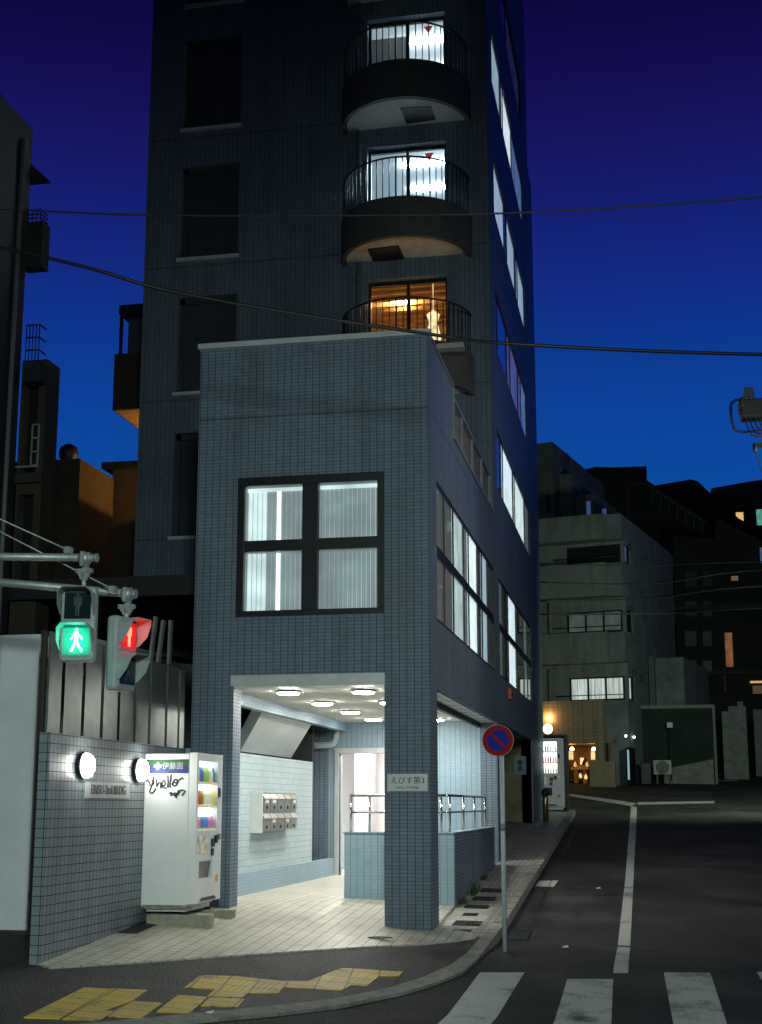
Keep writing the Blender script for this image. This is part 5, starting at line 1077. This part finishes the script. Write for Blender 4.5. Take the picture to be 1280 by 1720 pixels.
# ground storey: warm tiled front with shop opening
sL, sT = F(950, 1250); sR, sB = F(1004, 1306)
aw = F(1015, 1200)[0]
m1 = MB(); m1.wall('Y', -.3, xl, aw, 0, z_b1t-gz0, [(sL, sR, 0, sT-gz0, .2)]); m1.quad((aw, -.3, 0), (aw, .5, 0), (aw, .5, z_b1t-gz0), (aw, -.3, z_b1t-gz0)); m1.quad((xl, -.3, z_b1t-gz0), (aw, -.3, z_b1t-gz0), (aw, .5, z_b1t-gz0), (xl, .5, z_b1t-gz0)); m1.build('shop_front', T_FARW, tb, local=True)
m1 = MB(); m1.box(aw, .6, .3, .5, 0, z_b1t-gz0); m1.build('return_wall', SIDE, tb, local=True)
m1 = MB(); zz = sT-gz0; m1.quad((sL-.5, -.1, 0), (sR+.5, -.1, 0), (sR+.5, 2, 0), (sL-.5, 2, 0)); m1.quad((sL-.5, 2, 0), (sR+.5, 2, 0), (sR+.5, 2, zz), (sL-.5, 2, zz)); m1.quad((sL-.5, -.1, 0), (sL-.5, 2, 0), (sL-.5, 2, zz), (sL-.5, -.1, zz)); m1.quad((sR+.5, -.1, 0), (sR+.5, 2, 0), (sR+.5, 2, zz), (sR+.5, -.1, zz)); m1.quad((sL-.5, -.1, zz), (sR+.5, -.1, zz), (sR+.5, 2, zz), (sL-.5, 2, zz))
shop = m1.build('shop_room', mat('shop_wood', (.35, .17, .05), .6, var=.4, vscale=4), tb, local=True, fix=False)
SL = emis('shop_lamp', (1, .62, .22), 30); PIC = emis('lit_picture', (1, .72, .3), 1.0, .4, 9)
for x in (955, 1000):
    a_, z = F(x, 1255, .0); m1 = MB(); m1.lathe((a_+(.1 if x < 960 else -.1), .15, z-gz0), (0, 0, -1), [(.04, 0), (.085, .07), (.07, .12)], 10); m1.build('lamp', SL, shop, local=True)
for (x0, x1, y0, y1) in ((956, 963, 1262, 1276), (993, 1002, 1261, 1276), (975, 982, 1273, 1287)):
    a0, z1 = F(x0, y0, -1.9); a1, z0 = F(x1, y1, -1.9); m1 = MB(); m1.box(a0, a1, 1.85, 1.9, z0-gz0, z1-gz0); m1.build('picture', PIC, shop, local=True)
a0, z1 = F(961, 1286, -1); a1, z0 = F(990, 1293, -1); m1 = MB(); m1.box(a0, a1, .8, 1.5, z0-gz0, z1-gz0); m1.box(a0+.1, a0+.25, .9, 1.4, 0, z0-gz0); m1.box(a1-.25, a1-.1, .9, 1.4, 0, z0-gz0); m1.build('counter', mat('counter_wood', (.5, .25, .08), .5), shop, local=True)
for i, (x, y, c) in enumerate(((966, 1283, .7), (986, 1283, .7), (975, 1302, 1.2), (984, 1304, 1.0))):
    a_, z = F(x, y, -.6); m1 = MB(); m1.lathe((a_, .6, z-gz0-.12), (0, 0, 1), [(.03, 0), (.07, .05), (.05, .14), (.02, .2)], 10); m1.build('ornament', emis('shop_glow_%d' % i, (1, .6, .2), c, .5, 14), shop, local=True)
m1 = MB(); rs_ = random.Random(4)
for k in range(16): xk = sL+(sR-sL)*rs_.random(); hk = rs_.uniform(.12, .4); zk = rs_.choice([1.15, 1.15, 2.0])-.2; m1.lathe((xk, rs_.uniform(1.2, 1.7), zk), (0, 0, 1), [(.03, 0), (.05, .05), (.045, hk*.6), (.015, hk*.8), (.015, hk)], 8)
m1.box(sL-.3, sR+.3, 1.2, 1.75, .9, .95); m1.box(sL-.3, sR+.3, 1.5, 1.75, 1.75, 1.8); m1.build('shelf_goods', mat('dark_goods', (.1, .05, .02), .4), shop, local=True)
a0, z1 = F(992, 1280, .8); a1 = F(1035, 1290, .8)[0]
lwb = thing('low_tiled_wall', 'low beige tiled wall in front of the amber shop', 'wall', tuple(C0+Vector((0, 0, gz0))), TH)
m1 = MB(); m1.box(a0, a1, -1.0, -.8, 0, z1-gz0); m1.box(a1-.22, a1+.0, -1.02, -.78, 0, z1-gz0+.02); m1.build('wall_body', mat('beige_tile_small', (.30, .25, .16), .6, var=.25, vscale=6), lwb, local=True)
# round glowing sign
a_, z = F(924, 1225, .35)
rs = thing('round_sign', 'round glowing white sign projecting above the far drinks machine', 'sign', tuple(C0+U*a_-Vd*.5+Vector((0, 0, z))), TH)
m1 = MB(); m1.lathe((0, -.08, 0), (0, -1, 0), [(.215, 0), (.23, .03), (.22, .08)], 28); m1.box(-.03, .03, -.1, .3, -.03, .03); m1.build('casing', DARK, rs, local=True)
m1 = MB(); m1.lathe((0, -.161, 0), (0, -1, 0), [(.205, 0), (.19, .01)], 28); m1.build('face', emis('round_sign_face', (1, .86, .6), 4), rs, local=True)
m1 = MB(); m1.lathe((.03, -.172, -.02), (0, -1, 0), [(.035, 0), (.03, .004)], 12); m1.build('emblem', mat('emblem_brown', (.2, .12, .05), .6), rs, local=True)
lo = bpy.data.lights.new('round_sign_light', 'POINT'); lo.energy = 45; lo.color = (1, .5, .16); lo.shadow_soft_size = .15
lob = bpy.data.objects.new('round_sign_light', lo); COL.objects.link(lob); lob.parent = rs; lob.location = (-.05, .12, .45)
# little side lamps by the alley door
for i, (x, y, l) in enumerate(((1049, 1236, 'left tiny white lamp on the dark side wall right of the shop'), (1063, 1238, 'right tiny white lamp above the dark side door'))):
    b_, z = Sd(x, y, .62); p = C0+U*.66+Vd*b_; mb = MB(); mb.lathe(Vector((p.x, p.y, z)), (.3, -1, -.2), [(.03, 0), (.05, .04), (.03, .07)], 12); o = recenter(mb.build('spot_lamp', emis('spot_%d' % i, (.85, .95, 1), 8))); prop(o, l, 'wall lamp', 'lamps by the side door')
b0, z1 = Sd(1052, 1255, .62); b1, z0 = Sd(1068, 1305, .62)
m1 = MB(); m1.box(.6, .64, b0, b1, 0, z1-gz0); m1.build('side_door', BLACK, tb, local=True)
m1 = MB(); m1.box(.641, .66, b0+.03, b0+.25, .3, z1-gz0-.1); m1.build('lit_strip', emis('door_strip', (.45, .8, .85), .5), tb, local=True)
# lower extension (teal block right) of the same block
a0, z1 = F(1072, 1104, -4); a1 = F(1145, 1104, -4)[0]
ext = thing('teal_annex', 'dark teal rendered block stepping down behind the green fence', 'building', tuple(C0+Vector((0, 0, gz0))), TH)
m1 = MB(); m1.box(.66, a1-1.2, 4, 10, 0, z1-gz0); m1.build('wall', mat('teal_render', (.10, .15, .15), .8, var=.3), ext, local=True)
m1 = MB(); m1.box(a1-1.2, a1, 4.3, 10, 1.5, z1-gz0-.05); m1.build('side_wing', SIDE, ext, local=True)
# upper set-back tower behind stepped block
up = thing('setback_block', 'dark stepped upper block rising behind the tiled apartments', 'building', tuple(C0+Vector((0, 0, gz0))), TH)
def FB(x, y, b): p = onP(x, y, C0+Vd*b, Vd); return ((p-C0).dot(U), p.z)
m1 = MB()
a1, z1 = FB(928, 742, 3); m1.box(xl, a1, 3, 12, 8, z1-gz0); a2, z2 = FB(960, 795, 4); m1.box(a1, a2, 4, 12, 8, z2-gz0); a3, z3 = FB(1000, 830, 4.6); m1.box(a2, a3, 4.6, 12, 8, z3-gz0); a4, z4 = FB(1040, 872, 5.2); m1.box(a3, a4, 5.2, 12, 8, z4-gz0)
m1.build('wall', mat('setback_render', (.11, .13, .135), .85, var=.35, vscale=.8), up, local=True)
for i, (x, y0, y1) in enumerate(((983, 838, 862), (1004, 846, 868), (920, 830, 868))):
    a_, z1 = FB(x, y0, 2.9 if i == 2 else 4); z0 = FB(x, y1, 4)[1]; m1 = MB(); yy = 2.97 if i == 2 else (4.5 if i == 0 else 5.1); m1.box(a_-.09, a_+.09, yy, yy+.05, z0-gz0, z1-gz0); m1.build('window', BLUEW if i < 2 else BLACK, up, local=True)
m1 = MB()
for x in (932, 938, 944, 952, 955): a_, z = FB(x, 765+random.randint(-8, 6), 4.5); m1.cyl((a_, 4.5, z2-gz0), (a_, 4.5, z-gz0), .02, seg=5)
m1.build('antenna', DARK, up, local=True)
# more distant dark masses
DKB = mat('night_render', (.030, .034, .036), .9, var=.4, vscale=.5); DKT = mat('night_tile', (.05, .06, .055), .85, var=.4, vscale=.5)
def mass(name, label, pts, Y, depth, m_, extra=None):
    """block with a stepped roofline, front face on plane Y"""
    t = thing(name, label, 'building', (onY(pts[0][0], 1200, Y).x, Y, 1.5)); mb = MB()
    for (x0, y0), (x1, y1) in zip(pts, pts[1:]):
        a_, b_ = onY(x0, y0, Y), onY(x1, y1, Y)
        if b_.x-a_.x < .05: continue
        mb.prism([(a_.x, Y, 1.0), (b_.x, Y, 1.0), (b_.x, Y, b_.z), (a_.x, Y, a_.z)], (0, depth, 0))
    mb.build('wall', m_, t); return t
def winq(t, Y, x0, x1, y0, y1, m_, name='window', pr=.05):
    a_, b_ = onY(x0, y0, Y), onY(x1, y1, Y); mb = MB(); mb.box(a_.x, b_.x, Y-pr, Y-.004, b_.z, a_.z); return mb.build(name, m_, t)
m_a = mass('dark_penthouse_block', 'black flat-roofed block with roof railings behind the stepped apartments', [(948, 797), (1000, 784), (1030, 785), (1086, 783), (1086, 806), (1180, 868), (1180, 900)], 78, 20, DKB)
for k in range(3): winq(m_a, 78, 1010+24*k, 1024+24*k, 880, 905, BLACK)
winq(m_a, 78, 1005, 1087, 815, 817, DKT, 'roof_ledge', .3); winq(m_a, 78, 1057, 1060, 820, 1100, DKT, 'downpipe', .2)
mb = MB()
for k in range(7): a_, b_ = onY(1095+14*k, 820+9*k, 77.8), onY(1109+14*k, 829+9*k, 77.8); mb.cyl(a_, b_, .04, seg=5); mb.cyl(a_, a_-Vector((0, 0, .9)), .03, seg=5)
mb.build('roof_railing', GREYM, m_a)
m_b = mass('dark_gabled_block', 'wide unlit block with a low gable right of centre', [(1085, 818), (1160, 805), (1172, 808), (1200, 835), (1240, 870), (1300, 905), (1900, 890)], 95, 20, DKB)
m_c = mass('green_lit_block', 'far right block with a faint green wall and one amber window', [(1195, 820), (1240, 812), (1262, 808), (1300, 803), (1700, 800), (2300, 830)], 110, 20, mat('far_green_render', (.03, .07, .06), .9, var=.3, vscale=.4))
winq(m_c, 110, 1236, 1249, 861, 875, emis('amber_window', (1, .62, .2), .75)); winq(m_c, 110, 1270, 1282, 856, 882, emis('green_window', (.2, .75, .6), .35, .5, 2)); winq(m_c, 110, 1217, 1290, 846, 849, DKT, 'ledge', .5)
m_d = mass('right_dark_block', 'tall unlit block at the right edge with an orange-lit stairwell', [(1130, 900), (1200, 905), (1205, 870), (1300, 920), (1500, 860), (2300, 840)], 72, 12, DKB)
winq(m_d, 72, 1217, 1232, 1063, 1120, emis('stair_orange', (1, .33, .08), .16, .5, 2), 'stairwell_light'); winq(m_d, 72, 1216.5, 1218.5, 1122, 1165, emis('edge_orange', (1, .4, .1), .18), 'lit_edge'); winq(m_d, 72, 1260, 1290, 1144, 1147, emis('line_amber', (1, .6, .2), .6), 'strip_light'); winq(m_d, 72, 1264, 1290, 1152, 1165, emis('low_amber', (1, .5, .15), .06), 'window')
winq(m_d, 72, 1228, 1240, 968, 975, emis('small_amber', (1, .6, .3), .12)); winq(m_d, 72, 1102, 1106, 986, 991, emis('dot_amber', (1, .5, .2), .5)) if False else None
winq(m_d, 72, 1276, 1290, 920, 945, BLUEW)
for k in range(4): winq(m_d, 72, 1150, 1170, 960+50*k, 985+50*k, BLACK); winq(m_d, 72, 1180, 1196, 960+50*k, 985+50*k, BLACK)
winq(m_d, 72, 1130, 1300, 1020, 1023, DKT, 'ledge', .5); winq(m_d, 72, 1130, 1300, 1130, 1133, DKT, 'ledge', .5)
# closing masses so the hill is never seen through
m_e = mass('hill_house', 'long low dark house closing the end of the street', [(1060, 1175), (1150, 1172), (1300, 1168)], 70, 10, DKB)
# green corrugated fence, posts and walls to the right
gf = thing('green_fence', 'dark green ribbed metal fence enclosure on the right of the junction', 'fence', (1.3, 56.9, 2.7))
a_, b_ = onY(1070, 1187, 56.9), onY(1196, 1187, 56.9)
mb = MB(); n = 60
for k in range(n):
    xa, xb = a_.x+(b_.x-a_.x)*k/n, a_.x+(b_.x-a_.x)*(k+1)/n; xm = (xa+xb)/2
    mb.quad((xa, 56.9, 2.0), (xm, 56.94, 2.0), (xm, 56.94, a_.z-.1), (xa, 56.9, a_.z-.1)); mb.quad((xm, 56.94, 2.0), (xb, 56.9, 2.0), (xb, 56.9, a_.z-.1), (xm, 56.94, a_.z-.1))
mb.build('ribbed_sheet', mat('green_sheet', (.065, .095, .085), .55, .2, var=.3, vscale=1), gf)
mb = MB(); mb.box(a_.x, b_.x+.1, 56.83, 56.96, a_.z-.1, a_.z+.04); mb.build('top_rail', mat('fence_rail', (.14, .19, .17), .6), gf)
mb = MB(); mb.prism([(b_.x, 56.8, 2), (b_.x+.1, 56.8, 2), (b_.x+.1, 56.8, b_.z+.05), (b_.x, 56.8, b_.z+.05)], (0, .2, 0)); mb.build('post', mat('fence_post', (.13, .15, .14), .6), gf)
p0, p1_ = onY(1120, 1307, 56.7), onY(1200, 1300, 56.7)
mb = MB(); q0, q1 = onY(1115, 1292, 56.65), onY(1198, 1275, 56.65); mb.prism([(q0.x, 56.7, 2), (q1.x, 56.7, 2), (q1.x, 56.7, q1.z), (q0.x, 56.7, q0.z)], (0, .12, 0)); mb.build('footing', CONC, gf)
fl = thing('fence_floodlight', 'unlit square floodlight on a thin stem against the green fence', 'floodlight', (onY(1125, 1218, 56.6).x, 56.6, 3))
q = onY(1125, 1218, 56.6); mb = MB(); mb.box(q.x-.12, q.x+.12, 56.5, 56.62, q.z-.11, q.z+.11); mb.build('head', mat('flood_face', (.35, .4, .4), .3), fl, bevel=.01)
mb = MB(); mb.cyl((q.x, 56.65, g(q.x, 56.6)), (q.x, 56.65, q.z-.1), .025, seg=6); mb.build('stem', DARK, fl)
SW_ = mat('dark_stucco', (.24, .26, .26), .85, var=.3)
for (x0, x1, yt, Y, l) in ((1212, 1253, 1195, 61, 'grey stepped garden wall right of the green fence'), (1265, 1330, 1192, 64, 'last grey wall section at the right edge')):
    a_, b_ = onY(x0, yt, Y), onY(x1, yt, Y); mb = MB(); mb.box(a_.x, b_.x, Y, Y+.3, 1.5, a_.z)
    if x0 == 1212: mb.box(a_.x+.3, b_.x, Y+.02, Y+.28, a_.z, a_.z+.22); mb.box(a_.x+.7, b_.x-.1, Y+.04, Y+.26, a_.z+.22, a_.z+.42)
    o = recenter(mb.build('garden_wall', SW_)); prop(o, l, 'wall', 'walls along the uphill road')
# outdoor air-conditioner and bin by the fence
q0, q1 = onY(1097, 1277, 55.5), onY(1132, 1303, 55.5)
ac = thing('air_conditioner', 'white outdoor air-conditioner unit at the foot of the green fence', 'air conditioner', ((q0.x+q1.x)/2, 55.5, q1.z))
mb = MB(); mb.box(q0.x, q1.x-.08, 55.4, 55.75, q1.z+.05, q0.z); mb.build('casing', mat('ac_white', (.34, .37, .35), .5), ac, bevel=.02)
cx_, cz_ = q0.x+.36, (q0.z+q1.z)/2+.02
mb = MB(); mb.lathe((cx_, 55.395, cz_), (0, -1, 0), [(.26, 0), (.26, .01)], 24); mb.build('fan_grille', BLACK, ac)
mb = MB()
for r_ in (.08, .14, .2, .26): mb.tube([(cx_+r_*math.cos(2*PI*k/20), 55.375, cz_+r_*math.sin(2*PI*k/20)) for k in range(21)], .006, 5)
mb.build('fan_guard', GREYM, ac)
for xx in (q0.x+.1, q1.x-.2): 
    mb = MB(); mb.box(xx, xx+.08, 55.42, 55.72, g(xx, 55.5)-.1, q1.z+.05); mb.build('foot', DARK, ac)
q0, q1 = onY(1076, 1280, 55.2), onY(1094, 1306, 55.2)
bn = thing('storage_bin', 'dark box beside the air-conditioner unit', 'bin', ((q0.x+q1.x)/2, 55.3, q1.z))
mb = MB(); mb.box(q0.x, q1.x, 55.2, 55.7, g(q0.x, 55.3)-.1, q0.z-.04); mb.build('body', DARK, bn, bevel=.02); mb = MB(); mb.box(q0.x-.02, q1.x+.02, 55.18, 55.72, q0.z-.04, q0.z); mb.build('lid', DK, bn)

# ------------------------------------------------------------------ street lamps (stand just outside the picture)
def street_lamp(x, y, h, power, label, ax=0, ay=0, col=(.78, 1.0, .92), ang=150, blend=.6, aim=None):
    z = gr(x, y); t = thing('street_lamp', label, 'street lamp', (x, y, z))
    mb = MB(); mb.cyl((x, y, z), (x, y, h), .09, .06, seg=14); mb.build('post', GALV, t)
    mb = MB(); mb.tube([(x, y, h-.05), (x+ax*.5, y+ay*.5, h+.12), (x+ax, y+ay, h+.1)], .03, 8); mb.build('arm', GALV, t)
    mb = MB(); mb.lathe((x+ax, y+ay, h+.16), (0, 0, -1), [(.05, 0), (.2, .06), (.24, .12), (.22, .13)], 20); mb.build('hood', GREYM, t)
    mb = MB(); mb.lathe((x+ax, y+ay, h+.03), (0, 0, -1), [(.2, 0), (.17, .05), (.05, .09)], 20); mb.build('globe', emis('lamp_globe_%d' % int(abs(x*7+y)), col, 8), t)
    l = bpy.data.lights.new('street_lamp_light', 'SPOT'); l.energy = power; l.color = col; l.spot_size = math.radians(ang); l.spot_blend = blend; l.shadow_soft_size = .6
    o = bpy.data.objects.new('street_lamp_light', l); COL.objects.link(o); o.parent = t; o.location = (ax, ay, h-.1-z)
    d = Vector(aim) if aim else Vector((0, 0, -1)); o.rotation_euler = d.to_track_quat('-Z', 'Y').to_euler()
street_lamp(2.2, -1.5, 6.0, 4700, 'grey street lamp on a post on the near right corner, outside the picture', -1.4, 0.3, ang=94, blend=.95, aim=(-.24, 1, -.34))
street_lamp(6.5, 40.0, 6.5, 1800, 'street lamp on the right side of the uphill road outside the picture', -1.0, 0, col=(.8, 1.0, .72), ang=160, aim=(-.5, .75, -.3))
street_lamp(5.2, 21.0, 6.3, 700, 'street lamp on the right-hand kerb opposite the garage, outside the picture', -.9, 0, col=(1.0, .93, .8), ang=140, blend=.7, aim=(-.9, .35, -.3))
